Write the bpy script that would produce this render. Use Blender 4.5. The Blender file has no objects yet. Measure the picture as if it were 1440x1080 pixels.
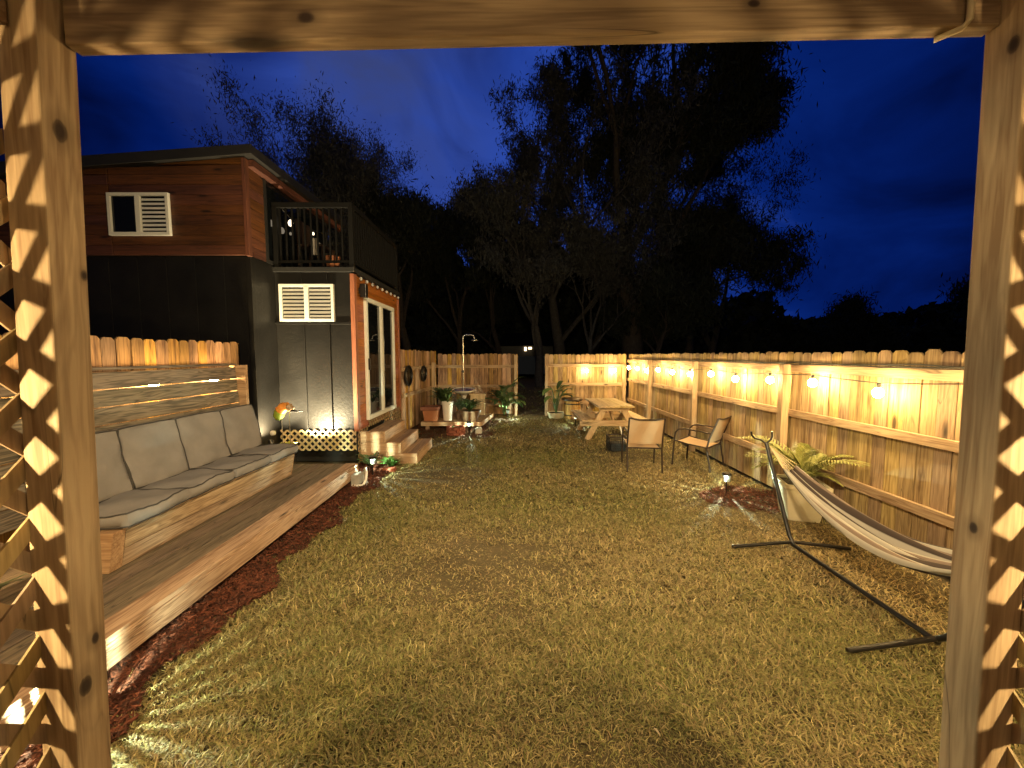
import bpy, math, random
import numpy as np
from mathutils import Vector, Matrix
R = math.radians
random.seed(7); rng = np.random.default_rng(7)
sc = bpy.context.scene
col = sc.collection

# ------------------------------------------------------------------ materials
class NT:
    def __init__(s, m):
        s.t = m.node_tree; s.n = s.t.nodes; s.l = s.t.links
    def add(s, typ, **kw):
        n = s.n.new(typ)
        for k, v in kw.items():
            if k in n.bl_rna.properties: setattr(n, k, v)
        return n
    def link(s, a, b): s.l.new(a, b)
    def val(s, sock, v):
        if hasattr(v, 'is_output'): s.l.new(v, sock)
        else: sock.default_value = v
    def math(s, op, a, b=0.5, c=None, clamp=False):
        n = s.n.new('ShaderNodeMath'); n.operation = op; n.use_clamp = clamp
        s.val(n.inputs[0], a); s.val(n.inputs[1], b)
        if c is not None: s.val(n.inputs[2], c)
        return n.outputs[0]
    def vmath(s, op, a, b):
        n = s.n.new('ShaderNodeVectorMath'); n.operation = op
        s.val(n.inputs[0], a); s.val(n.inputs[1], b)
        return n.outputs['Value'] if op in ('DOT_PRODUCT', 'LENGTH') else n.outputs[0]
    def noise(s, vec, scale, detail=4, dist=0.0, rough=.55):
        n = s.n.new('ShaderNodeTexNoise'); s.val(n.inputs['Vector'], vec)
        n.inputs['Scale'].default_value = scale; n.inputs['Detail'].default_value = detail
        n.inputs['Distortion'].default_value = dist; n.inputs['Roughness'].default_value = rough
        return n.outputs[0]
    def ramp(s, fac, stops):
        n = s.n.new('ShaderNodeValToRGB'); s.val(n.inputs[0], fac)
        e = n.color_ramp.elements
        while len(e) < len(stops): e.new(.5)
        for i, (p, c) in enumerate(stops):
            e[i].position = p; e[i].color = (c[0], c[1], c[2], 1) if not isinstance(c, (int, float)) else (c, c, c, 1)
        return n.outputs[0]
    def mix(s, fac, a, b, mode='MIX'):
        n = s.n.new('ShaderNodeMix'); n.data_type = 'RGBA'; n.blend_type = mode
        s.val(n.inputs[0], fac); s.val(n.inputs[6], a); s.val(n.inputs[7], b)
        return n.outputs[2]

def c4(c): return (c[0], c[1], c[2], 1)

def base_mat(name):
    m = bpy.data.materials.new(name); m.use_nodes = True
    t = NT(m); b = t.n['Principled BSDF']
    return m, t, b

def wood(name, dark, light, axis='z', tone=.3, knots=1.0, rough=.72, ring=.35, warm=.12, kr=1.0, spots=()):
    m, t, b = base_mat(name)
    oc = t.add('ShaderNodeTexCoord').outputs['Object']
    geo = t.add('ShaderNodeNewGeometry'); isl = geo.outputs['Random Per Island']
    comb = t.add('ShaderNodeCombineXYZ')
    t.link(t.math('MULTIPLY', isl, 37.0), comb.inputs[0]); t.link(t.math('MULTIPLY', isl, 91.0), comb.inputs[1]); t.link(t.math('MULTIPLY', isl, 53.0), comb.inputs[2])
    p = t.vmath('ADD', oc, comb.outputs[0])
    g, a = .55, 7.0
    sc_ = {'x': (g, a, a), 'y': (a, g, a), 'z': (a, a, g)}[axis]
    q = t.vmath('MULTIPLY', p, sc_)
    n1 = t.noise(q, 1.6, 3, .5)
    n2 = t.noise(t.vmath('MULTIPLY', p, tuple(x * (9 if x > 1 else 6) for x in sc_)), 1.0, 5, .2)
    n3 = t.noise(p, 1.3, 3)
    rings = t.math('SINE', t.math('MULTIPLY', n1, 62.0), 0)
    f = t.math('ADD', n1, t.math('MULTIPLY', rings, ring * .22))
    f = t.math('ADD', f, t.math('MULTIPLY', t.math('SUBTRACT', n2, .5), .95))
    f = t.math('ADD', f, t.math('MULTIPLY', t.math('SUBTRACT', n3, .5), .5))
    c = t.ramp(f, [(.22, dark), (.72, light)])
    cr = t.math('ABSOLUTE', t.math('SUBTRACT', t.noise(q, 1.15, 2, .25), .5), 0)
    cm = t.math('MULTIPLY', t.ramp(cr, [(0, .75), (.007, 0.0)]), t.ramp(n3, [(.48, 0.0), (.60, 1.0)]))
    c = t.mix(cm, c, c4(tuple(x * .22 for x in dark)))
    v = t.add('ShaderNodeTexVoronoi'); kq = {'x': (1.7, 7, 7), 'y': (7, 1.7, 7), 'z': (7, 7, 1.7)}[axis]
    t.link(t.vmath('MULTIPLY', p, kq), v.inputs['Vector']); v.inputs['Scale'].default_value = .8
    k = t.math('MULTIPLY', t.ramp(v.outputs['Distance'], [(.05 * kr, 1.0), (.13 * kr, 0.0)]), knots, clamp=True)
    kd = tuple(x * .28 for x in dark)
    c = t.mix(k, c, c4(kd))
    for (sx_, sy_, sz_, sr) in spots:          # knots at known places of the timber
        k2 = {'z': (.15, 1, .62), 'x': (.62, .15, 1)}[axis]
        dv = t.vmath('LENGTH', t.vmath('MULTIPLY', t.vmath('SUBTRACT', oc, (sx_, sy_, sz_)), k2), (0, 0, 0))
        dv = t.math('ADD', dv, t.math('MULTIPLY', t.math('SUBTRACT', n2, .5), sr * .5))
        c = t.mix(t.ramp(dv, [(0, 0.0), (sr, 0.0), (sr * 1.15, .45), (sr * 2.6, 0.0)]), c, c4(tuple(x * .5 for x in dark)))
        c = t.mix(t.ramp(dv, [(sr * .55, 1.0), (sr, .75), (sr * 1.1, 0.0)]), c, c4((.035, .016, .007)))
    hs = t.add('ShaderNodeHueSaturation'); t.link(c, hs.inputs['Color'])
    t.link(t.math('ADD', t.math('MULTIPLY', isl, tone), 1 - tone * .62), hs.inputs['Value'])
    r2 = t.math('FRACT', t.math('MULTIPLY', isl, 17.3), 0)
    t.link(t.math('ADD', t.math('MULTIPLY', r2, .03), .485), hs.inputs['Hue'])
    t.link(t.math('ADD', t.math('MULTIPLY', r2, warm * 2), 1 - warm), hs.inputs['Saturation'])
    t.link(hs.outputs[0], b.inputs['Base Color'])
    b.inputs['Roughness'].default_value = rough
    bp = t.add('ShaderNodeBump'); bp.inputs['Strength'].default_value = .35; bp.inputs['Distance'].default_value = .004
    t.link(n2, bp.inputs['Height']); t.link(bp.outputs[0], b.inputs['Normal'])
    return m

def plain(name, colr, rough=.5, metal=0.0, var=.12, scale=6.0, bump=.0, bscale=60, spec=.5):
    m, t, b = base_mat(name)
    oc = t.add('ShaderNodeTexCoord').outputs['Object']
    n = t.noise(oc, scale, 5, .3)
    c = t.ramp(n, [(.25, tuple(x * (1 - var) for x in colr)), (.75, tuple(min(1, x * (1 + var)) for x in colr))])
    t.link(c, b.inputs['Base Color'])
    b.inputs['Roughness'].default_value = rough; b.inputs['Metallic'].default_value = metal
    b.inputs['Specular IOR Level'].default_value = spec
    if bump:
        bp = t.add('ShaderNodeBump'); bp.inputs['Strength'].default_value = bump; bp.inputs['Distance'].default_value = .01
        t.link(t.noise(oc, bscale, 4), bp.inputs['Height']); t.link(bp.outputs[0], b.inputs['Normal'])
    return m

def glow(name, colr, strength):
    m, t, b = base_mat(name)
    b.inputs['Base Color'].default_value = (.8, .7, .5, 1)
    b.inputs['Emission Color'].default_value = c4(colr); b.inputs['Emission Strength'].default_value = strength
    return m

def leafmat(name, dark, light, rough=.5, trans=.0):
    m, t, b = base_mat(name)
    geo = t.add('ShaderNodeNewGeometry')
    c = t.ramp(geo.outputs['Random Per Island'], [(0, dark), (1, light)])
    t.link(c, b.inputs['Base Color']); b.inputs['Roughness'].default_value = rough
    return m

def attrmat(name, rough=.7, spec=.3):
    m, t, b = base_mat(name)
    a = t.add('ShaderNodeAttribute'); a.attribute_name = 'col'
    t.link(a.outputs['Color'], b.inputs['Base Color']); b.inputs['Roughness'].default_value = rough
    b.inputs['Specular IOR Level'].default_value = spec
    return m

WARM = (1.0, .69, .27)
M = {}
M['fence_z'] = wood('fence_wood', (.17, .098, .040), (.50, .345, .168), 'z', tone=.42, kr=1.35)
M['fence_dark_z'] = wood('fence_wood_aged', (.13, .058, .022), (.52, .30, .125), 'z', tone=.85, warm=.2)
M['rail_y'] = wood('rail_wood_y', (.24, .14, .06), (.55, .39, .21), 'y')
M['rail_x'] = wood('rail_wood_x', (.24, .14, .06), (.55, .39, .21), 'x')
M['post_z'] = wood('post_wood', (.28, .175, .08), (.54, .39, .21), 'z', tone=.12, knots=1.3, kr=1.7, spots=[(-1.17, 0, 2.38, .017), (-1.165, .03, 2.63, .011), (-1.18, .04, 2.02, .008), (-1.21, -.01, .86, .018), (-1.21, .02, .98, .011), (1.265, -.015, 2.58, .012), (1.29, 0, 1.32, .011)])
M['beam_x'] = wood('beam_wood', (.17, .105, .048), (.38, .265, .135), 'x', tone=.12, knots=1.3, kr=1.7, spots=[(-.53, .012, 2.667, .015), (.62, .012, 2.70, .010)])
M['lattice'] = wood('lattice_wood', (.20, .13, .065), (.40, .28, .155), 'z', tone=.2, knots=.3)
M['lattice_pale'] = wood('lattice_pale', (.48, .36, .18), (.70, .55, .32), 'z', tone=.15, knots=.3)
M['deck_y'] = wood('deck_boards', (.085, .061, .044), (.225, .168, .122), 'y', tone=.3, ring=.5, warm=.05)
M['deck_face_y'] = wood('deck_fascia', (.26, .15, .075), (.55, .37, .22), 'y', tone=.2, ring=.7)
M['bench_y'] = wood('bench_boards', (.24, .155, .085), (.52, .37, .23), 'y', tone=.25, ring=.7)
M['bench_grey_y'] = wood('bench_back_boards', (.095, .078, .062), (.27, .215, .165), 'y', tone=.2, ring=1.0, warm=.04)
M['step_y'] = wood('step_boards', (.30, .17, .07), (.58, .38, .19), 'y', tone=.2)
M['step_x'] = wood('step_side', (.30, .17, .07), (.58, .38, .19), 'x', tone=.2)
M['step_dark_y'] = wood('step_treads', (.20, .115, .06), (.38, .25, .14), 'y', tone=.3)
M['table_y'] = wood('picnic_wood_y', (.36, .23, .10), (.62, .45, .24), 'y', tone=.15)
M['table_x'] = wood('picnic_wood_x', (.36, .23, .10), (.62, .45, .24), 'x', tone=.15)
M['table_z'] = wood('picnic_wood_z', (.36, .23, .10), (.62, .45, .24), 'z', tone=.15)
M['cedar_shaded_x'] = wood('cedar_siding_shaded_x', (.045, .016, .007), (.125, .043, .018), 'x', tone=.3, rough=.55)  # loft front: cedar darkened, its weak lighting is put into the colour
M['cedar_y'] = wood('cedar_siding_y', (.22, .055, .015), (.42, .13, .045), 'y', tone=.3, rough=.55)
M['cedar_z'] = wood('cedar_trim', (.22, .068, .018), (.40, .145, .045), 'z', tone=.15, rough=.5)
M['cedar_loft_shaded_y'] = wood('cedar_loft_side_shaded', (.05, .018, .008), (.15, .052, .021), 'y', tone=.3, rough=.55)  # darker cedar copy for loft side and soffit, shade painted in
M['cedar_loft_shaded_z'] = wood('cedar_loft_trim_shaded', (.07, .024, .009), (.17, .060, .022), 'z', tone=.15, rough=.55)  # loft trim, same cedar with the shade in its colour
M['black_paint'] = plain('black_siding_paint', (.011, .010, .009), .42, var=.3, scale=4, bump=.35, bscale=22, spec=.35)
M['black_trim'] = plain('black_trim_paint', (.02, .019, .018), .5)
M['white_paint'] = plain('white_window_paint', (.78, .76, .70), .4, var=.04)
M['black_rail'] = plain('black_rail_paint', (.007, .0065, .006), .6, spec=.15)
M['black_metal'] = plain('black_metal', (.022, .020, .020), .35, .4)
M['brown_metal'] = plain('bronze_metal', (.045, .028, .020), .4, .3)
M['steel'] = plain('brushed_steel', (.62, .60, .55), .25, .9)
M['cord'] = plain('dark_cord', (.03, .028, .025), .6)
M['cushion'] = plain('grey_cushion', (.225, .205, .205), .9, var=.14, scale=5, bump=.55, bscale=11)
M['piping'] = plain('cushion_piping', (.05, .045, .045), .9)
M['sling'] = plain('tan_sling', (.46, .31, .19), .8, var=.06, scale=4, bump=.3, bscale=300)
M['cream_pot'] = plain('cream_ceramic', (.62, .54, .38), .5, var=.08)
M['white_pot'] = plain('white_ceramic', (.78, .72, .66), .4, var=.05)
M['terracotta'] = plain('terracotta', (.36, .13, .055), .75, var=.2)
M['brown_pot'] = plain('brown_pot', (.15, .085, .045), .6, var=.25)
M['soil'] = plain('potting_soil', (.035, .022, .014), .95, var=.5, scale=40)
M['brick'] = plain('red_brick', (.28, .085, .05), .85, var=.4, scale=14)
M['stone'] = plain('pale_stone', (.60, .56, .50), .8, var=.3, scale=9)
M['concrete'] = plain('concrete', (.32, .29, .26), .9, var=.3, scale=12)
M['water'] = plain('blue_water', (.05, .10, .42), .08, var=.1)
M['bulb'] = glow('lit_bulb', WARM, 220)
M['socket'] = plain('bulb_socket', (.02, .02, .02), .5)
M['solar_bulb'] = glow('solar_led', (.78, 1.0, .70), 115000)
M['solar_lens'] = plain('solar_lens', (.55, .65, .75), .15, var=.05)
M['clear_bulb'] = plain('clear_glass_bulb', (.5, .5, .48), .05, var=.05, spec=1.0)
M['bark'] = plain('tree_bark', (.07, .055, .045), .9, var=.4, scale=8)
M['bark_pale'] = plain('pale_bark', (.075, .068, .065), .9, var=.4, scale=8)
M['leaf_tree'] = leafmat('tree_leaves', (.012, .016, .010), (.035, .040, .024), rough=.8)
M['leaf_grey'] = leafmat('grey_tree_leaves', (.04, .04, .038), (.09, .09, .085), rough=.8)
M['leaf_palm'] = leafmat('palm_leaves', (.15, .16, .03), (.34, .33, .10))
M['leaf_dark'] = leafmat('broad_leaves', (.03, .06, .02), (.10, .16, .05))
M['leaf_bright'] = leafmat('bright_leaves', (.06, .20, .03), (.16, .38, .10))
M['leaf_yellow'] = leafmat('yellow_leaves', (.40, .42, .05), (.60, .55, .10))
M['red'] = plain('red_petals', (.6, .03, .03), .6)
M['grass'] = attrmat('grass_blades', .65)
M['mulch'] = attrmat('mulch_chips', .8)
def glassmat(name, rough=.02, tint=(.006, .007, .008)):
    m, t, b = base_mat(name)
    b.inputs['Base Color'].default_value = c4(tint); b.inputs['Roughness'].default_value = rough
    b.inputs['Specular IOR Level'].default_value = .45
    return m
M['glass'] = glassmat('dark_glass')
M['mirror'] = plain('mirror_glass', (.75, .75, .72), .05, 1.0, var=.02)

def ground_mat():
    m, t, b = base_mat('ground_soil')
    oc = t.add('ShaderNodeTexCoord').outputs['Object']
    n = t.noise(oc, 1.1, 6, .4); n2 = t.noise(oc, 26, 6)
    c = t.ramp(t.math('ADD', t.math('MULTIPLY', n, .6), t.math('MULTIPLY', n2, .4)), [(.3, (.05, .034, .014)), (.52, (.085, .062, .026)), (.72, (.17, .115, .055))])
    sx = t.add('ShaderNodeSeparateXYZ'); t.link(oc, sx.inputs[0])
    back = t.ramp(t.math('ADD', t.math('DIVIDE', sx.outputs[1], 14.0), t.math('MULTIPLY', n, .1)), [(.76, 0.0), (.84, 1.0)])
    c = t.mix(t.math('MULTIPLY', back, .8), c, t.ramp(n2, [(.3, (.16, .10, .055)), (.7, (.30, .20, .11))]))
    t.link(c, b.inputs['Base Color']); b.inputs['Roughness'].default_value = .95
    bp = t.add('ShaderNodeBump'); bp.inputs['Strength'].default_value = .6; bp.inputs['Distance'].default_value = .02
    t.link(n2, bp.inputs['Height']); t.link(bp.outputs[0], b.inputs['Normal'])
    return m
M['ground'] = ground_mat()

# ------------------------------------------------------------------ mesh builder
class MB:
    def __init__(s): s.v = []; s.f = []
    def quadbox(s, pts):                       # 8 points: bottom ring 4, top ring 4
        o = len(s.v); s.v += [Vector(p) for p in pts]
        s.f += [tuple(o + i for i in q) for q in ((3, 2, 1, 0), (4, 5, 6, 7), (0, 1, 5, 4), (1, 2, 6, 5), (2, 3, 7, 6), (3, 0, 4, 7))]
        return s
    def box(s, x0, x1, y0, y1, z0, z1):
        return s.quadbox([(x0, y0, z0), (x1, y0, z0), (x1, y1, z0), (x0, y1, z0), (x0, y0, z1), (x1, y0, z1), (x1, y1, z1), (x0, y1, z1)])
    def bar(s, a, b, w, h, up=(0, 0, 1)):       # box from a to b, w sideways, h along up
        a = Vector(a); b = Vector(b); d = (b - a).normalized(); u = Vector(up)
        x = d.cross(u)
        if x.length < 1e-4: x = d.cross(Vector((1, 0, 0)))
        x.normalize(); u = x.cross(d).normalized()
        P = []
        for p in (a, b):
            P += [p - x * w / 2 - u * h / 2, p + x * w / 2 - u * h / 2, p + x * w / 2 + u * h / 2, p - x * w / 2 + u * h / 2]
        return s.quadbox(P)
    def prism(s, prof, o, ex, ey, ez, t):       # 2D profile in (ex,ey) extruded along ez by t
        o = Vector(o); ex = Vector(ex); ey = Vector(ey); ez = Vector(ez); k = len(s.v); n = len(prof)
        for q in (0, t):
            for (a, b) in prof: s.v.append(o + ex * a + ey * b + ez * q)
        s.f.append(tuple(k + i for i in reversed(range(n)))); s.f.append(tuple(k + n + i for i in range(n)))
        for i in range(n):
            j = (i + 1) % n; s.f.append((k + i, k + j, k + n + j, k + n + i))
        return s
    def tube(s, pts, r, seg=8, cap=True):
        pts = [Vector(p) for p in pts]; n = len(pts); k = len(s.v)
        rs = r if isinstance(r, (list, tuple)) else [r] * n
        prev = None
        for i, p in enumerate(pts):
            d = (pts[min(i + 1, n - 1)] - pts[max(i - 1, 0)])
            d = d.normalized() if d.length > 1e-9 else Vector((0, 0, 1))
            if prev is None:
                x = d.cross(Vector((0, 0, 1)))
                if x.length < .05: x = d.cross(Vector((1, 0, 0)))
            else:
                x = prev - d * prev.dot(d)
                if x.length < 1e-4: x = d.cross(Vector((0, 1, .1)))
            x.normalize(); prev = x; y = d.cross(x)
            for j in range(seg):
                a = 2 * math.pi * j / seg
                s.v.append(p + (x * math.cos(a) + y * math.sin(a)) * rs[i])
        for i in range(n - 1):
            for j in range(seg):
                a = k + i * seg + j; b = k + i * seg + (j + 1) % seg
                s.f.append((a, b, b + seg, a + seg))
        if cap:
            s.f.append(tuple(k + j for j in reversed(range(seg)))); s.f.append(tuple(k + (n - 1) * seg + j for j in range(seg)))
        return s
    def lathe(s, c, prof, seg=20, axis=(0, 0, 1), sx=1.0):
        c = Vector(c); a = Vector(axis).normalized()
        x = a.cross(Vector((0, 1, 0)))
        if x.length < .01: x = a.cross(Vector((1, 0, 0)))
        x.normalize(); y = a.cross(x); k = len(s.v); n = len(prof)
        for (r, z) in prof:
            for j in range(seg):
                t = 2 * math.pi * j / seg
                s.v.append(c + a * z + (x * math.cos(t) * sx + y * math.sin(t)) * r)
        for i in range(n - 1):
            for j in range(seg):
                p = k + i * seg + j; q = k + i * seg + (j + 1) % seg
                s.f.append((p, q, q + seg, p + seg))
        if prof[0][0] > 1e-5: s.f.append(tuple(k + j for j in reversed(range(seg))))
        if prof[-1][0] > 1e-5: s.f.append(tuple(k + (n - 1) * seg + j for j in range(seg)))
        return s
    def blade(s, pts, ws, nrm):                 # ribbon along pts with half widths ws, side = tangent x nrm
        pts = [Vector(p) for p in pts]; k = len(s.v); n = len(pts); nrm = Vector(nrm)
        for i, p in enumerate(pts):
            d = (pts[min(i + 1, n - 1)] - pts[max(i - 1, 0)]).normalized()
            x = d.cross(nrm)
            if x.length < .01: x = d.cross(Vector((1, .3, 0)))
            x.normalize()
            s.v += [p - x * ws[i], p + x * ws[i]]
        for i in range(n - 1):
            s.f.append((k + 2 * i, k + 2 * i + 1, k + 2 * i + 3, k + 2 * i + 2))
        return s

ORG = {}
def mesh_obj(name, mb, mat, org, smooth=None, bevel=0):
    me = bpy.data.meshes.new(name)
    o = Vector(org)
    me.from_pydata([tuple(v - o) for v in mb.v], [], mb.f)
    me.materials.append(mat)
    if smooth is not None:
        me.shade_smooth()
        me.set_sharp_from_angle(angle=R(smooth))
    ob = bpy.data.objects.new(name, me); col.objects.link(ob)
    if bevel:
        b = ob.modifiers.new('bevel', 'BEVEL'); b.width = bevel; b.segments = 2; b.limit_method = 'ANGLE'; b.angle_limit = R(40)
    return ob
def tag(o, label=None, cat=None, group=None, kind=None):
    if label: o['label'] = label
    if cat: o['category'] = cat
    if group: o['group'] = group
    if kind: o['kind'] = kind
    return o
def thing(name, label, cat, loc=(0, 0, 0), group=None):
    o = bpy.data.objects.new(name, None); col.objects.link(o); o.location = loc; o.empty_display_size = .1
    ORG[o] = Vector(loc); return tag(o, label, cat, group)
def part(name, mb, mat, parent, smooth=None, bevel=0, label=None):
    org = ORG[parent]
    o = mesh_obj(name, mb, mat if not isinstance(mat, str) else M[mat], org, smooth, bevel)
    o.parent = parent; ORG[o] = org
    if label: o['label'] = label
    return o
def single(name, mb, mat, label, cat, loc=(0, 0, 0), group=None, kind=None, smooth=None, bevel=0):
    o = mesh_obj(name, mb, mat if not isinstance(mat, str) else M[mat], loc, smooth, bevel)
    o.location = loc; ORG[o] = Vector(loc)
    return tag(o, label, cat, group, kind)
def copy_tree(o, parent=None):
    c = o.copy(); col.objects.link(c)
    if parent: c.parent = parent
    for ch in list(o.children): copy_tree(ch, c)
    return c
def np_obj(name, V, F, mat, cols=None, sizes=3):
    me = bpy.data.meshes.new(name)
    me.vertices.add(len(V)); me.vertices.foreach_set('co', V.astype(np.float32).ravel())
    nf = len(F); me.loops.add(nf * sizes); me.loops.foreach_set('vertex_index', F.astype(np.int32).ravel())
    me.polygons.add(nf); me.polygons.foreach_set('loop_start', np.arange(0, nf * sizes, sizes, dtype=np.int32))
    if cols is not None:
        a = me.attributes.new('col', 'FLOAT_COLOR', 'POINT'); a.data.foreach_set('color', cols.astype(np.float32).ravel())
    me.update(calc_edges=True); me.validate()
    me.materials.append(mat)
    o = bpy.data.objects.new(name, me); col.objects.link(o); return o

# ------------------------------------------------------------------ camera, world, render
cam = bpy.data.cameras.new('camera'); cam.lens = 545 / 1440 * 36; cam.sensor_width = 36; cam.clip_end = 2000; cam.clip_start = .05
co = bpy.data.objects.new('camera', cam); col.objects.link(co); co.location = (0, 0, 1.8); co.rotation_euler = (R(90 - 4.2), 0, 0)
sc.camera = co
w = bpy.data.worlds.new('World'); sc.world = w; w.use_nodes = True
t = NT(w); bg = t.n['Background']
dirv = t.add('ShaderNodeTexCoord').outputs['Generated']
gd = Vector((-.12, 1, .30)).normalized()
dt = t.vmath('DOT_PRODUCT', dirv, tuple(gd))
nz = t.noise(t.vmath('MULTIPLY', dirv, (1, 1, 1.8)), 2.9, 5, .9)
sxw = t.add('ShaderNodeSeparateXYZ'); t.link(dirv, sxw.inputs[0])
dt = t.math('SUBTRACT', dt, t.math('MULTIPLY', t.math('MAXIMUM', t.math('SUBTRACT', t.math('MULTIPLY', sxw.outputs[0], -1.0), .36), 0.0), .75))
f = t.math('ADD', dt, t.math('MULTIPLY', t.math('SUBTRACT', nz, .5), .62))
skc = t.ramp(f, [(.45, (.0004, .002, .02)), (.64, (.0008, .009, .095)), (.80, (.002, .016, .15)), (.985, (.023, .064, .37))])
hz = t.vmath('DOT_PRODUCT', dirv, tuple(Vector((-.40, 1, .66)).normalized()))
nz2 = t.noise(t.vmath('MULTIPLY', dirv, (1, 1, .7)), 4.5, 5, .8)
hf = t.math('MULTIPLY', t.ramp(hz, [(.945, 0.0), (1.0, 1.0)]), t.ramp(nz2, [(.35, .25), (.65, .9)]))
skc = t.mix(hf, skc, (.040, .056, .17, 1))
t.link(skc, bg.inputs['Color']); bg.inputs['Strength'].default_value = .50
sun = bpy.data.lights.new('moon', 'SUN'); sun.energy = .02; sun.color = (.6, .75, 1); sun.angle = R(3)
so = bpy.data.objects.new('moon', sun); col.objects.link(so); so.rotation_euler = (R(40), R(-20), 0)
sc.view_settings.view_transform = 'Standard'; sc.view_settings.look = 'None'; sc.view_settings.exposure = 1.0; sc.view_settings.gamma = 1
sc.cycles.use_denoising = True; sc.cycles.max_bounces = 5; sc.cycles.diffuse_bounces = 3; sc.cycles.glossy_bounces = 3
sc.cycles.transmission_bounces = 3; sc.cycles.use_light_tree = True; sc.cycles.sample_clamp_indirect = 3; sc.cycles.caustics_reflective = False; sc.cycles.caustics_refractive = False

# ------------------------------------------------------------------ ground
gm = MB(); n = 60
xs = [-300, -120, -50, -25, -14] + [-9 + i * .5 for i in range(37)] + [14, 25, 50, 120, 300]
ys = [-200, -60, -20, -8] + [-4 + i * .5 for i in range(50)] + [26, 40, 80, 180, 400]
for y in ys:
    for x in xs:
        z = .012 * math.sin(x * 1.7 + y * .6) + .010 * math.sin(y * 2.3 - x * .9) if abs(x) < 9.5 and -4 < y < 21 else 0
        gm.v.append(Vector((x, y, z - .012)))
nx = len(xs)
for j in range(len(ys) - 1):
    for i in range(nx - 1):
        gm.f.append((j * nx + i, j * nx + i + 1, (j + 1) * nx + i + 1, (j + 1) * nx + i))
o = mesh_obj('ground', gm, M['ground'], (0, 0, 0), 180); o['kind'] = 'structure'

def smooth_noise(x, y, s, seed):
    r = np.random.default_rng(seed); out = np.zeros_like(x)
    for k in range(5):
        a, b, c = r.uniform(-1, 1), r.uniform(-1, 1), r.uniform(0, 6.28)
        out += np.sin((a * x + b * y) * s * (1 + .5 * k) + c)
    return out / 3.0

def mulch_w(x, y):
    e = .06 * np.sin(y * 5.1) + .05 * np.sin(y * 11 + 1)
    left = (x < -1.93 + e - .02 * y * 0) & (y < 5.6)
    left |= (x < -1.9) & (y > 5.0) & (y < 6.5)
    plat = (x < -.45 + e) & (y > 8.35) & (y < 11.6)
    stair = (x < -1.75) & (y > 7.4) & (y < 8.9)
    right = ((x - 3.0) / .62) ** 2 + ((y - 4.75) / (.42 + .05 * np.sin(9 * x))) ** 2 < 1
    return left | plat | stair | right

def solid(x, y):
    return ((x < -2.2) & (y < 5.55)) | ((x < -2.45) & (y > 5.5)) | ((x < -1.57) & (x > -2.6) & (y > 6.33) & (y < 7.57))

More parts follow.
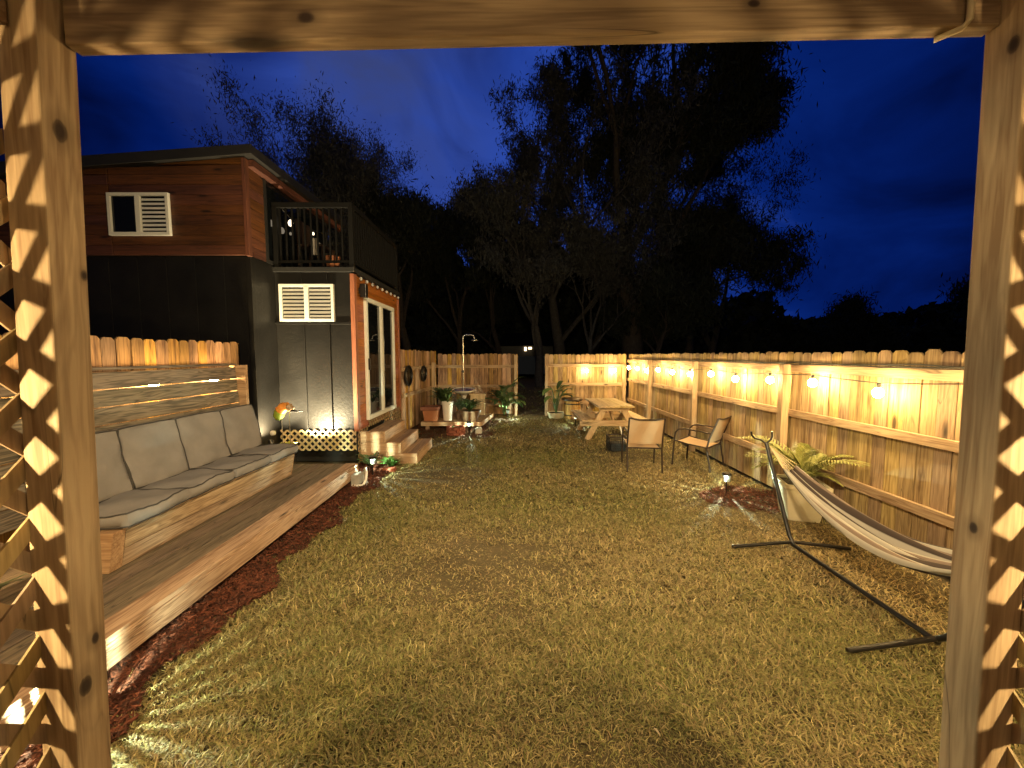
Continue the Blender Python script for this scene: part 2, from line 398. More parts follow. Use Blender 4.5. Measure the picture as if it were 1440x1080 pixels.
def grass():
    Vs, Fs, Cs = [], [], []; base = 0
    for (y0, y1, dens, wd, ln) in ((.55, 2.6, 13500, .0027, .060), (2.6, 4.4, 8500, .0034, .060), (4.4, 7.0, 4600, .0048, .062), (7.0, 11.7, 1900, .0075, .07), (11.7, 22, 200, .015, .12)):
        x0, x1 = (-2.3, 3.46)
        N = int((y1 - y0) * (x1 - x0) * dens)
        x = rng.uniform(x0, x1, N); y = rng.uniform(y0, y1, N)
        patch = smooth_noise(x, y, 2.0, 3); fine = smooth_noise(x, y, 7.0, 5)
        keep = ~solid(x, y)
        mul = mulch_w(x + rng.normal(0, .09, N), y + rng.normal(0, .09, N))
        keep &= ~(mul & (rng.uniform(0, 1, N) > .05))
        thin = np.clip(1.0 + .10 * fine - .35 * np.clip((x - 2.3) / 1.0, 0, 1) * (y < 5) - .35 * np.clip(1.2 - np.hypot((x - 3.0) / .8, (y - 2.7) / 1.1), 0, 1) - .35 * np.clip((y - 9.8) / 1.2, 0, 1), .2, 1)
        keep &= rng.uniform(0, 1, N) < thin
        x, y, patch, fine = x[keep], y[keep], patch[keep], fine[keep]; N = len(x)
        az = rng.uniform(0, 2 * np.pi, N) + .8 * patch
        L = ln * rng.uniform(.5, 1.3, N) * (1 + .3 * smooth_noise(x, y, 16.0, 8))
        el0 = rng.uniform(.12, .95, N); bend = rng.uniform(.2, 1.2, N)
        dx, dy = np.cos(az), np.sin(az)
        px, py = -dy, dx
        W = wd * rng.uniform(.7, 1.3, N)
        def ptat(s, e): return np.stack([x + dx * s * np.cos(e), y + dy * s * np.cos(e)], 1)
        z0 = np.zeros(N) - .012
        h1 = .5 * L; a1 = el0; a2 = el0 - bend
        p0 = np.stack([x, y, z0], 1)
        p1 = p0 + np.stack([dx * h1 * np.cos(a1), dy * h1 * np.cos(a1), h1 * np.sin(a1)], 1)
        twist = rng.uniform(-1.25, 1.25, N); d2x, d2y = np.cos(az + twist), np.sin(az + twist)
        p2 = p1 + np.stack([d2x * h1 * np.cos(a2), d2y * h1 * np.cos(a2), h1 * np.sin(a2)], 1)
        p2[:, 2] = np.maximum(p2[:, 2], .006)
        side = np.stack([px, py, np.zeros(N)], 1) * W[:, None]
        V = np.stack([p0 - side, p0 + side, p1 + side * .9, p1 - side * .9, p2], 1).reshape(-1, 3)
        i = base + np.arange(N) * 5
        F = np.concatenate([np.stack([i, i + 1, i + 2], 1), np.stack([i, i + 2, i + 3], 1), np.stack([i + 3, i + 2, i + 4], 1)])
        dry = np.clip(.54 + .28 * patch + .15 * np.clip(x - 1.0, 0, 2) + .35 * np.clip(1.2 - np.hypot((x - 3.0) / .9, (y - 2.8) / 1.2), 0, 1) + .22 * np.clip(1.9 - y, 0, 1) + rng.normal(0, .34, N), 0, 1)
        g = np.array([.24, .235, .062]); g2 = np.array([.15, .155, .045]); s = np.array([.50, .39, .18]); br = np.array([.26, .165, .08])
        m = rng.uniform(0, 1, N)[:, None]
        m2 = rng.uniform(.45, 1.25, N)[:, None]; green = g * m + g2 * (1 - m); straw = s * m + br * (1 - m)
        c = (green * (1 - dry[:, None]) + straw * dry[:, None]) * m2
        c = np.concatenate([c, np.ones((N, 1))], 1)
        C = np.repeat(c, 5, 0)
        Vs.append(V); Fs.append(F); Cs.append(C); base += N * 5
    o = np_obj('grass', np.concatenate(Vs), np.concatenate(Fs), M['grass'], np.concatenate(Cs))
    tag(o, 'short patchy green and straw coloured lawn grass', 'grass', kind='stuff')
grass()

def chips(name, label, regions):
    V, F, C = [], [], []; base = 0
    for (x0, x1, y0, y1, N) in regions:
        x = rng.uniform(x0, x1, N); y = rng.uniform(y0, y1, N)
        k = mulch_w(x, y) & ~((x < -1.57) & (x > -2.6) & (y > 6.33) & (y < 7.57)) if name != 'x' else np.ones(N, bool)
        x, y = x[k], y[k]; n = len(x)
        L = rng.uniform(.015, .06, n); W = rng.uniform(.002, .007, n); az = rng.uniform(0, 6.28, n); tl = rng.normal(0, .3, n); z = rng.uniform(0, .03, n)
        d = np.stack([np.cos(az) * np.cos(tl), np.sin(az) * np.cos(tl), np.sin(tl)], 1) * L[:, None] / 2
        s = np.stack([-np.sin(az), np.cos(az), rng.normal(0, .4, n)], 1) * W[:, None]
        c = np.stack([x, y, z], 1); u = np.zeros_like(c); u[:, 2] = .006
        P = np.stack([c - d - s, c - d + s, c + d * .9 + s * .6, c + d - s * .7, c + u], 1).reshape(-1, 3)
        i = base + np.arange(n) * 5
        for a, b in ((0, 1), (1, 2), (2, 3), (3, 0)): F.append(np.stack([i + a, i + b, i + 4], 1))
        m = rng.uniform(0, 1, (n, 1)); cc = np.array([.03, .012, .007]) * (1 - m) + np.array([.175, .052, .027]) * m
        C.append(np.repeat(np.concatenate([cc, np.ones((n, 1))], 1), 5, 0)); V.append(P); base += 5 * n
    o = np_obj(name, np.concatenate(V), np.concatenate(F), M['mulch'], np.concatenate(C))
    tag(o, label, 'mulch', kind='stuff')
chips('mulch', 'reddish brown wood chip mulch beside the deck and planters', [(-2.6, -1.7, .6, 3.2, 24000), (-2.6, -1.7, 3.2, 6.5, 16000), (-2.6, -.4, 7.4, 11.4, 9000), (2.2, 3.46, 4.2, 5.3, 4500)])

def litter():
    mb = MB(); r = random.Random(44)
    for i in range(170):
        x, y = r.uniform(-1.8, 3.3), r.uniform(.9, 9.5) * r.uniform(.5, 1)
        a = r.uniform(0, 6.28); L = r.uniform(.010, .026); z = r.uniform(.02, .04)
        d = Vector((math.cos(a), math.sin(a), r.uniform(-.2, .2))) * L
        p = Vector((x, y, z)); mb.blade([p - d, p - d * .3 + Vector((0, 0, .006)), p + d * .4 + Vector((0, 0, .005)), p + d], [.001, L * .22, L * .2, .001], (r.uniform(-.5, .5), r.uniform(-.5, .5), 1))
    o = mesh_obj('fallen_leaves', mb, leafmat('dry_leaves', (.14, .075, .03), (.48, .36, .20)), (0, 0, 0))
    tag(o, 'scattered dry leaf scraps lying on the lawn', 'leaves', kind='stuff')
litter()

# ------------------------------------------------------------------ fences
def fence(name, label, A, B, inside, top, mat, posts, rails, railmat, z0=.04, lean=.006, postw=.09, post_top=1.69):
    """A->B along the fence line, inside = unit vector to the yard side."""
    A = Vector(A); B = Vector(B); d = (B - A); Ln = d.length; d.normalize(); ins = Vector(inside)
    root = thing(name, label, 'fence', ((A + B) / 2))
    mb = MB(); s = 0
    while s < Ln - .03:
        wd = min(random.uniform(.128, .146), Ln - s); h = top + random.uniform(-.014, .014); c = .028
        g = .0035
        tl = random.uniform(-lean, lean)
        prof = [(g, z0), (wd - g, z0), (wd - g + tl, h - c), (wd - g - c + tl, h), (g + c + tl, h), (g + tl, h - c)]
        off = random.uniform(-.004, .004)
        mb.prism(prof, A + d * s - ins * (.002 - off), d, (0, 0, 1), -ins, .018)
        s += wd
    part('picket_panel', mb, mat, root)
    for (za, zb) in rails:
        r = MB(); r.bar(A + ins * .021 + Vector((0, 0, (za + zb) / 2)), B + ins * .021 + Vector((0, 0, (za + zb) / 2)), .038, zb - za)
        part('rail', r, railmat, root, bevel=.003)
    for s_ in posts:
        p = A + d * s_ + ins * (.043 + postw / 2)
        q = MB(); q.bar((p.x, p.y, 0), (p.x, p.y, post_top), postw, postw, up=ins)
        part('post', q, 'post_z', root, bevel=.004)
    return root
RX = 3.48; BY = 11.6
fence('wooden_fence', 'long tan picket fence with string bulbs along the right of the lawn', (RX, -2.0, 0), (RX, BY, 0), (-1, 0, 0), 1.84, 'fence_z',
      [6.82 - 4.88, 6.82 - 2.44 + .0, 6.82, 9.2, 11.55], [(1.60, 1.69), (1.05, 1.135), (.45, .54)], 'rail_y')
fence('wooden_fence', 'short tan picket fence behind the picnic table, right of the gate gap', (.98, BY, 0), (RX - .05, BY, 0), (0, -1, 0), 1.84, 'fence_z',
      [.05, 2.36], [(1.46, 1.55), (.90, .99), (.35, .44)], 'rail_x', post_top=1.5)
fence('wooden_fence', 'reddish picket fence behind the shower, left of the gate gap', (-2.22, BY, 0), (.18, BY, 0), (0, -1, 0), 1.85, 'fence_dark_z',
      [2.33], [(1.43, 1.52), (.84, .93), (.3, .39)], 'rail_x', post_top=1.82)
fence('wooden_fence', 'picket fence hung with two round mirrors, between house and shower', (-2.50, 8.74, 0), (-2.26, BY - .03, 0), (1, 0, 0), 1.93, 'fence_dark_z',
      [2.25], [(1.44, 1.53), (.84, .93)], 'rail_y', post_top=1.6)
fence('wooden_fence', 'weathered picket fence rising behind the cushioned bench', (-3.75, -1.5, 0), (-3.75, 5.36, 0), (1, 0, 0), 1.975, 'fence_dark_z',
      [1.5, 4.0], [(1.56, 1.65), (.9, .99)], 'rail_y')

# ------------------------------------------------------------------ lattice helper
def lattice(mb, o, ex, ez, nrm, W, H, pitch=.153, sw=.038, th=.007):
    """diagonal strips clipped to a W x H rectangle in the plane o + ex*a + ez*b"""
    o = Vector(o); ex = Vector(ex); ez = Vector(ez); nrm = Vector(nrm)
    for sgn, lay in ((1, 0), (-1, th)):
        k = -math.ceil((W + H) / pitch) - 1
        while k * pitch < W + H:
            c = k * pitch            # a - sgn*b = c
            k += 1
            hw = sw / math.sqrt(2) * 2 / 2
            poly = []
            # clip band |a - sgn*b - c| <= hw in rectangle
            P = [(0, 0), (W, 0), (W, H), (0, H)]
            def clip(P, f):
                out = []
                for i in range(len(P)):
                    p, q = P[i], P[(i + 1) % len(P)]; fp, fq = f(p), f(q)
                    if fp >= 0: out.append(p)
                    if (fp < 0) != (fq < 0):
                        t_ = fp / (fp - fq); out.append((p[0] + (q[0] - p[0]) * t_, p[1] + (q[1] - p[1]) * t_))
                return out
            P = clip(P, lambda p: p[0] - sgn * p[1] - c + hw)
            if len(P) > 2: P = clip(P, lambda p: c + hw - (p[0] - sgn * p[1]))
            if len(P) > 2: mb.prism(P, o + nrm * lay, ex, ez, nrm, th)

# ------------------------------------------------------------------ pergola frame round the view
pg = thing('pergola', 'knotty timber pergola frame with lattice sides, the yard seen through it', 'pergola', (0, 1.05, 0))
q = MB(); k = .032
def lx(z, k=.030): return -1.19 + (z - 1.75) * k
q.quadbox([(lx(0) - .10, 1.01, -.05), (lx(0), 1.01, -.05), (lx(0), 1.10, -.05), (lx(0) - .10, 1.10, -.05), (lx(2.9) - .10, 1.01, 2.9), (lx(2.9), 1.01, 2.9), (lx(2.9), 1.10, 2.9), (lx(2.9) - .10, 1.10, 2.9)])
part('post', q, 'post_z', pg, bevel=.005)
q = MB()
def rx(z): return 1.28 - (z - 1.75) * .022
q.quadbox([(rx(0), 1.01, -.05), (rx(0) + .10, 1.01, -.05), (rx(0) + .10, 1.10, -.05), (rx(0), 1.10, -.05), (rx(2.9), 1.01, 2.9), (rx(2.9) + .10, 1.01, 2.9), (rx(2.9) + .10, 1.10, 2.9), (rx(2.9), 1.10, 2.9)])
part('post', q, 'post_z', pg, bevel=.005)
q = MB(); q.quadbox([(-1.155, 1.062, 2.600), (1.256, 1.062, 2.648), (1.256, 1.102, 2.648), (-1.155, 1.102, 2.600), (-1.155, 1.062, 2.740), (1.256, 1.062, 2.788), (1.256, 1.102, 2.788), (-1.155, 1.102, 2.740)])
part('beam', q, 'beam_x', pg, bevel=.004)
for x in (-1.245, 1.34):
    for y in (-1.1,):
        q = MB(); q.box(x - .045, x + .045, y - .09, y, -.05, 2.9); part('post', q, 'post_z', pg, bevel=.005)
    q = MB(); q.box(x - .02, x + .02, -1.1, 1.005, 2.60, 2.74); part('beam', q, 'beam_x', pg, bevel=.004)
    q = MB(); lattice(q, (x - (.05 if x < 0 else -.05), -1.1, .05), (0, 1, 0), (0, 0, 1), (1 if x > 0 else -1, 0, 0), 2.13, 2.5, pitch=.165, sw=.043)
    part('lattice_panel', q, 'lattice', pg)
for y in (-.35, .4):
    q = MB(); q.box(-1.5, 1.6, y - .02, y + .02, 2.795, 2.92); part('rafter', q, 'beam_x', pg)

single('conduit', MB().tube([(1.165, 1.052, 2.80), (1.165, 1.052, 2.652), (1.158, 1.062, 2.640), (1.125, 1.098, 2.639)], .0075, 8), plain('pale_conduit', (.55, .45, .30), .5), 'pale cable bent over the right end of the pergola beam', 'cable', (1.165, 1.05, 2.7), smooth=60)
# ------------------------------------------------------------------ string lights
def bulb_mb(p, s=1.0):
    return MB().lathe(p, [(.0001, -.056 * s), (.020 * s, -.051 * s), (.038 * s, -.031 * s), (.044 * s, -.004 * s), (.032 * s, .022 * s), (.014 * s, .036 * s)], 12)
def socket_mb(p): return MB().lathe(p, [(.015, .030), (.017, .036), (.017, .075), (.008, .082)], 8)
M['rafter_fill_bulb'] = glow('rafter_fill_bulb', WARM, 62)
def string_lights(label, pts, anchor_dz, root_loc, bmat='bulb'):
    root = thing('string_lights', label, 'string lights', root_loc)
    cpts = []
    for i, p in enumerate(pts):
        p = Vector(p)
        cpts.append(p + Vector((0, 0, .078)))
        if i < len(pts) - 1:
            qn = Vector(pts[i + 1]); mid = (p + qn) / 2
            cpts += [(p * .7 + qn * .3) + Vector((0, 0, .078 + anchor_dz * .6)), mid + Vector((0, 0, .078 + anchor_dz)), (p * .3 + qn * .7) + Vector((0, 0, .078 + anchor_dz * .6))]
    part('cord', MB().tube(cpts, .005, 5), 'cord', root, smooth=60)
    for p in pts:
        b = part('bulb', bulb_mb(p), bmat, root, smooth=80)
        part('socket', socket_mb(p), 'socket', b, smooth=40)
    return root
bx = RX - .16
ry = [1.95, 2.72, 3.50, 4.27, 4.98, 5.75, 6.46, 7.22, 8.02, 8.80, 9.55, 10.25, 11.0]
pts = [(bx, y, 1.50 + .025 * math.sin(y * 3.1) - .006 * (y - 3)) for y in ry]
pts += [(3.02, BY - .16, 1.37), (2.20, BY - .16, 1.36)]
string_lights('lit warm bulbs strung along the right fence and round its far corner', pts, -.004, (bx, 5, 1.5))
string_lights('lit warm bulbs strung along the slatted bench back', [(-3.62, 1.5, 1.55), (-3.64, 2.35, 1.515), (-3.64, 3.15, 1.515), (-3.64, 3.93, 1.515), (-3.64, 4.72, 1.515)], .05, (-3.6, 2.5, 1.5))
def fill_light(x, y, z, aim, e):  # added fill lamp out of view, evens out the light on the lawn
    root = thing('fill_light', 'unseen bronze fill lamp added above the pergola to light the lawn', 'fill_light', (x, y, z))
    d = (Vector(aim) - Vector((x, y, z))).normalized()
    part('housing', MB().lathe((x, y, z), [(.0001, -.10), (.05, -.09), (.08, -.02), (.10, .05), (.096, .05), (.075, -.01), (.0001, -.03)], 18, axis=d), 'brown_metal', root, smooth=40)
    part('bracket', MB().bar((x, y - .80, z - .70), (x, y - .09, z + .02), .04, .04), 'brown_metal', root)
    L = bpy.data.lights.new('fill_light_beam', 'SPOT'); L.energy = e; L.spot_size = R(163); L.spot_blend = 1.0; L.shadow_soft_size = .09; L.color = (1, .76, .40)
    lo = bpy.data.objects.new('fill_light_beam', L); col.objects.link(lo); lo.parent = root
    lo.location = d * .125; lo.rotation_euler = d.to_track_quat('-Z', 'Y').to_euler()
fill_light(.2, 1.20, 3.60, (.2, 10.0, .2), 590)
string_lights('dim warm fill bulbs added under the pergola rafters behind the camera', [(x, -1.02, 2.56) for x in (-.8, -.2, .4, 1.0)], 0, (0, -1.02, 2.6), 'rafter_fill_bulb')  # added out of view as weak fill for the post and beam fronts
M['added_lamp_bulb'] = glow('added_lamp_bulb', (1, .74, .34), 1150)  # for the out-of-view lamps added to throw lattice diamonds onto the posts
for (x, lab) in ((-1.86, 'unseen lamp added outside the left lattice to cast light diamonds'), (2.02, 'unseen lamp added outside the right lattice to cast light diamonds')):
    p = Vector((x, .36, 1.60)); root = thing('added_lamp', lab, 'added_lamp', p, 'lamps added outside the lattice sides')
    part('bulb', bulb_mb(p), 'added_lamp_bulb', root, smooth=80); part('socket', socket_mb(p), 'socket', root, smooth=40)
    part('cord', MB().tube([p + Vector((0, 0, .08)), p + Vector((0, 0, 1.3)), (x * .7, .4, 2.93)], .004, 5), 'cord', root)
# loose bundles of cable lying along the top rail
for i in range(3):
    P = [(RX - .05 - .012 * i, 1.5 + .35 * j, 1.70 + .008 * i + .012 * math.sin(j * 1.9 + i * 2)) for j in range(20)]
    single('cable', MB().tube(P, .006, 5), M['cord'], ['upper black cable resting on the right fence rail', 'middle black cable resting on the right fence rail', 'front black cable resting on the right fence rail'][i], 'cable', (RX - .05, 2, 1.7), group='cables along the right fence rail', smooth=60)

# ------------------------------------------------------------------ deck and bench
dk = thing('wooden_deck', 'low dark boarded deck under the cushioned bench', 'deck', (-3, 2.8, 0))
b = MB(); x = -3.70
while x < -2.40:
    b.box(x, x + .136, .1 + random.uniform(0, .01), 5.50, .205, .240 + random.uniform(-.0015, .0015)); x += .1445
part('deck_boards', b, 'deck_y', dk, bevel=.003)
part('deck_boards', MB().box(-2.404, -2.232, .1, 5.515, .207, .245), 'deck_face_y', dk, bevel=.004)
part('fascia', MB().box(-2.262, -2.226, .1, 5.512, .07, .206), 'deck_face_y', dk, bevel=.004)
part('fascia', MB().box(-3.70, -2.264, 5.478, 5.51, .07, .204), 'bench_y', dk)
for y in (.5, 1.9, 3.3, 4.7): part('joist', MB().box(-3.6, -2.3, y, y + .04, -.02, .204), 'black_trim', dk)

bn = thing('bench', 'built-in timber bench with slatted back standing on the deck', 'bench', (-3.1, 3.9, .24))
b = MB()
for i in range(2):
    z0, z1 = .243 + i * .143, .243 + i * .143 + .139
    xa, xb = -2.885 + i * .03, -2.855 + i * .03
    b.quadbox([(xa - .03, 2.76, z0), (xa, 2.76, z0), (xa, 4.95, z0), (xa - .03, 4.95, z0), (xb - .03, 2.76, z1), (xb, 2.76, z1), (xb, 4.95, z1), (xb - .03, 4.95, z1)])
part('seat_front', b, 'bench_y', bn, bevel=.004)
part('seat', MB().box(-3.40, -2.83, 2.74, 4.97, .527, .548), 'bench_y', bn, bevel=.003)
b = MB(); b.quadbox([(-2.99, 2.66, .243), (-2.88, 2.66, .243), (-2.88, 2.755, .243), (-2.99, 2.755, .243), (-2.96, 2.66, .54), (-2.825, 2.66, .54), (-2.825, 2.755, .54), (-2.96, 2.755, .54)])
part('leg', b, 'step_x', bn, bevel=.004)
b = MB(); b.quadbox([(-3.45, 4.955, .243), (-2.89, 4.955, .243), (-2.89, 4.985, .243), (-3.45, 4.985, .243), (-3.45, 4.955, .525), (-2.84, 4.955, .525), (-2.84, 4.985, .525), (-3.45, 4.985, .525)])
part('end_panel', b, 'step_x', bn)
b = MB()
for i in range(7):
    z0 = .60 + i * .152; xo = -3.44 - i * .012
    b.quadbox([(xo - .025, 2.2, z0), (xo, 2.2, z0), (xo, 4.93, z0), (xo - .025, 4.93, z0), (xo - .033, 2.2, z0 + .142), (xo - .008, 2.2, z0 + .142), (xo - .008, 4.93, z0 + .142), (xo - .033, 4.93, z0 + .142)])
part('backrest', b, 'bench_grey_y', bn, bevel=.003)
part('top_rail', MB().box(-3.60, -3.50, 2.2, 4.93, 1.675, 1.70), 'bench_grey_y', bn, bevel=.003)
part('post', MB().box(-3.60, -3.40, 4.935, 4.985, .243, 1.68), 'step_x', bn, bevel=.003)
part('post', MB().box(-3.56, -3.47, 2.105, 2.195, .243, 1.68), 'step_x', bn, bevel=.003)

def cushion(name, label, c, size, rot, group, seed):
    """soft box with puffed faces and a piping cord round each face"""
    r = random.Random(seed); a, b_, h = size; n = 14
    mb = MB(); idx = {}
    def P(u, v, w):
        e = 1 - max(abs(u), abs(v)) ** 6
        pf = .5 + .5 * (1 - u ** 4) * (1 - v ** 4)
        sag = .013 * math.sin(u * 3 + seed) * math.sin(v * 4 + seed * 2) + .0035 * math.sin(u * 9 + v * 7 + seed) * (1 - u * u) + .004 * math.sin(u * 5 - v * 16 + seed * 3) * (1 - v * v) * max(0, u)
        sq = 1 - .03 * (1 - abs(w))
        rc = 1.0 - .035 * (u * v) ** 4
        return Vector((a / 2 * u * rc * sq, b_ / 2 * v * rc * sq, w * h / 2 * (.82 + .34 * pf - .18) + sag * (1 if w > 0 else .3)))
    for w in (1, -1):
        k = len(mb.v)
        for i in range(n + 1):
            for j in range(n + 1): mb.v.append(P(-1 + 2 * i / n, -1 + 2 * j / n, w))
        for i in range(n):
            for j in range(n):
                q = (k + i * (n + 1) + j, k + (i + 1) * (n + 1) + j, k + (i + 1) * (n + 1) + j + 1, k + i * (n + 1) + j + 1)
                mb.f.append(q if w > 0 else q[::-1])
    N = (n + 1) ** 2
    ring = [(i, 0) for i in range(n)] + [(n, j) for j in range(n)] + [(n - i, n) for i in range(n)] + [(0, n - j) for j in range(n)]
    ids = [i * (n + 1) + j for i, j in ring]
    mid = len(mb.v)
    for t_ in ids:
        m_ = (mb.v[t_] + mb.v[t_ + N]) / 2; o_ = Vector((m_.x, m_.y, 0)); mb.v.append(m_ + Vector((o_.x / (a / 2), o_.y / (b_ / 2), 0)) * .012)
    L = len(ids)
    for i in range(L):
        j = (i + 1) % L
        mb.f.append((ids[j], ids[i], mid + i, mid + j)); mb.f.append((mid + j, mid + i, ids[i] + N, ids[j] + N))
    root = thing(name, label, 'cushion', (0, 0, 0), group)
    ring_top = [mb.v[i] * 1.0 for i in ids]; ring_top.append(ring_top[0]); ring_bot = [mb.v[i + N] for i in ids]; ring_bot.append(ring_bot[0])
    part('cover', mb, 'cushion', root, smooth=70)
    part('piping', MB().tube(ring_top, .0065, 5, cap=False).tube(ring_bot, .0065, 5, cap=False), 'piping', root, smooth=80)
    root.location = c; root.rotation_euler = rot
    return root
pos = ['nearest to the camera', 'second from the near end', 'third from the near end', 'at the far end beside the house']
for i in range(4):
    y = 2.98 + i * .565
    cushion('seat_cushion', 'grey seat cushion lying on the bench, ' + pos[i], (-3.06 + [.012, -.01, .0, .008][i], y, .605), (.56, .555, .115), (R(random.uniform(-1, 1)), R(-1.5), R([1.2, -1, .6, 0][i])), 'grey seat cushions on the bench', i + 1)
for i in range(4):
    y = 2.95 + i * .572
    cushion('back_cushion', 'grey back cushion leaning on the slats, ' + pos[i], (-3.335, y, .905), (.54, .565, .125), (R(random.uniform(-1.5, 1.5)), R(78), R(random.uniform(-1.5, 1.5))), 'grey back cushions on the bench', i + 11)

# ------------------------------------------------------------------ tiny house
hs = thing('tiny_house', 'black two storey tiny house with cedar loft and balcony', 'house', (-4.6, 7.2, 0))
FX, EX = -3.80, -2.545       # loft side, end wall
# front panel of the low wing: vertical sheets with seams
b = MB(); xs_ = [FX, -3.36, -2.955, EX - .035]
for i in range(3): b.box(xs_[i] + .004, xs_[i + 1] - .004, 6.30, 6.34, .58, 3.12)
b.box(FX, EX - .035, 6.345, 8.66, .58, 3.12)
part('front_wall', b, 'black_paint', hs, bevel=.003)
b = MB()
for x in xs_[1:3]: b.box(x - .022, x + .022, 6.275, 6.299, .58, 2.30)
b.box(FX, EX - .037, 6.272, 6.299, 2.30, 2.335)
part('batten', b, 'black_paint', hs, bevel=.003)
part('corner_trim', MB().box(EX - .034, EX + .035, 6.262, 6.37, .56, 3.10), 'cedar_z', hs, bevel=.003)
b = MB(); z = .56
while z < 3.08:
    b.box(EX - .03, EX + .006, 6.372, 8.66, z, min(z + .135, 3.10)); z += .139
part('end_wall', b, 'cedar_y', hs, bevel=.003)
part('corner_trim', MB().box(EX - .034, EX + .03, 8.662, 8.74, .56, 3.10), 'cedar_z', hs, bevel=.003)
# main two storey block
b = MB(); x = -8.4
while x < FX - .1:
    x2 = min(x + .42, FX); b.box(x + .003, x2 - .003, 5.76, 5.80, .25, 3.24); x = x2
b.box(-8.4, FX, 5.805, 8.66, .25, 3.24)
part('lower_wall', b, 'black_paint', hs, bevel=.003)
part('corner_trim', MB().box(FX - .06, FX + .012, 5.735, 5.83, .25, 3.238), 'black_paint', hs, bevel=.003)
# loft: horizontal shiplap
def rz(x): return 4.60 + (x - FX) * .075
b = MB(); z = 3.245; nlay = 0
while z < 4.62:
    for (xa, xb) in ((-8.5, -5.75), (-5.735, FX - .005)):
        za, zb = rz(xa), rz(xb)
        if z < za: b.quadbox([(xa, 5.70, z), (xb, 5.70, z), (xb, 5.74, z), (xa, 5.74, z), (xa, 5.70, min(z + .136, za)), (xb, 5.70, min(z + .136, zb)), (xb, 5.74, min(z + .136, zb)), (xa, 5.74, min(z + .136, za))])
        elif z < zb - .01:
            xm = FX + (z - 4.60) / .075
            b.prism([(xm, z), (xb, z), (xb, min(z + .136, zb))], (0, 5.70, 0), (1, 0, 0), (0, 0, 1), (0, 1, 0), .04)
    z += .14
part('loft_wall', b, 'cedar_shaded_x', hs, bevel=.003)
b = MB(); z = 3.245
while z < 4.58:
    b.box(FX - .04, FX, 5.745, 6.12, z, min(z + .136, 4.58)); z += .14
part('loft_wall', b, 'cedar_loft_shaded_y', hs, bevel=.003)
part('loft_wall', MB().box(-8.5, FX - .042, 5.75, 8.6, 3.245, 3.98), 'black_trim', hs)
part('corner_trim', MB().box(FX - .02, FX + .028, 5.675, 5.76, 3.23, 4.585), 'cedar_loft_shaded_z', hs, bevel=.003)
b = MB(); b.quadbox([(-8.9, 5.62, rz(-8.9)), (FX + .16, 5.62, rz(FX + .16)), (FX + .16, 8.75, rz(FX + .16)), (-8.9, 8.75, rz(-8.9)), (-8.9, 5.62, rz(-8.9) + .17), (FX + .16, 5.62, rz(FX + .16) + .13), (FX + .16, 8.75, rz(FX + .16) + .13), (-8.9, 8.75, rz(-8.9) + .17)])
part('roof', b, 'black_trim', hs, bevel=.004)
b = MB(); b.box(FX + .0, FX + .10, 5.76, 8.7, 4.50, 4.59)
part('soffit', b, 'cedar_loft_shaded_y', hs)
# loft glass door onto the balcony
ld = part('balcony_door', MB().box(FX - .03, FX + .01, 6.122, 6.18, 3.245, 4.49).box(FX - .03, FX + .01, 8.1, 8.16, 3.245, 4.49).box(FX - .03, FX + .01, 7.10, 7.16, 3.245, 4.49).box(FX - .032, FX + .012, 6.121, 8.161, 3.24, 3.29), 'black_trim', hs)
part('pane', MB().box(FX - .02, FX - .005, 6.18, 7.10, 3.245, 4.49).box(FX - .02, FX - .005, 7.16, 8.1, 3.245, 4.49), 'glass', ld)
# windows with louvred shutters
def window(x0, x1, z0, z1, y, open_left):
    fr = .045; mid = (x0 + x1) / 2
    wmb = MB()
    wmb.box(x0, x1, y - .03, y + .02, z1 - fr, z1).box(x0, x1, y - .03, y + .02, z0, z0 + fr).box(x0, x0 + fr, y - .03, y + .02, z0 + fr, z1 - fr).box(x1 - fr, x1, y - .03, y + .02, z0 + fr, z1 - fr).box(mid - .035, mid + .035, y - .034, y + .02, z0 + fr, z1 - fr)
    wf = part('window', wmb, 'white_paint', hs, bevel=.003)
    part('pane', MB().box(x0 + fr, mid - .035, y - .002, y + .003, z0 + fr, z1 - fr).box(mid + .035, x1 - fr, y - .002, y + .003, z0 + fr, z1 - fr), 'glass', wf)
    lv = MB()
    for (a, c) in ((x0 + fr + .012, mid - .045), (mid + .045, x1 - fr - .012)):
        if open_left and a < mid:
            continue
        nl = 8; hh = (z1 - z0 - 2 * fr - .03) / nl
        for i in range(nl):
            z = z0 + fr + .02 + i * hh
            lv.quadbox([(a, y - .022, z), (c, y - .022, z), (c, y - .018, z + .004), (a, y - .018, z + .004), (a, y - .008, z + hh * .62), (c, y - .008, z + hh * .62), (c, y - .004, z + hh * .66), (a, y - .004, z + hh * .66)])
    part('louvre', lv, 'white_paint', wf)
window(-3.715, -2.845, 2.345, 2.935, 6.285, False)
window(-5.74, -4.87, 3.51, 4.10, 5.685, True)
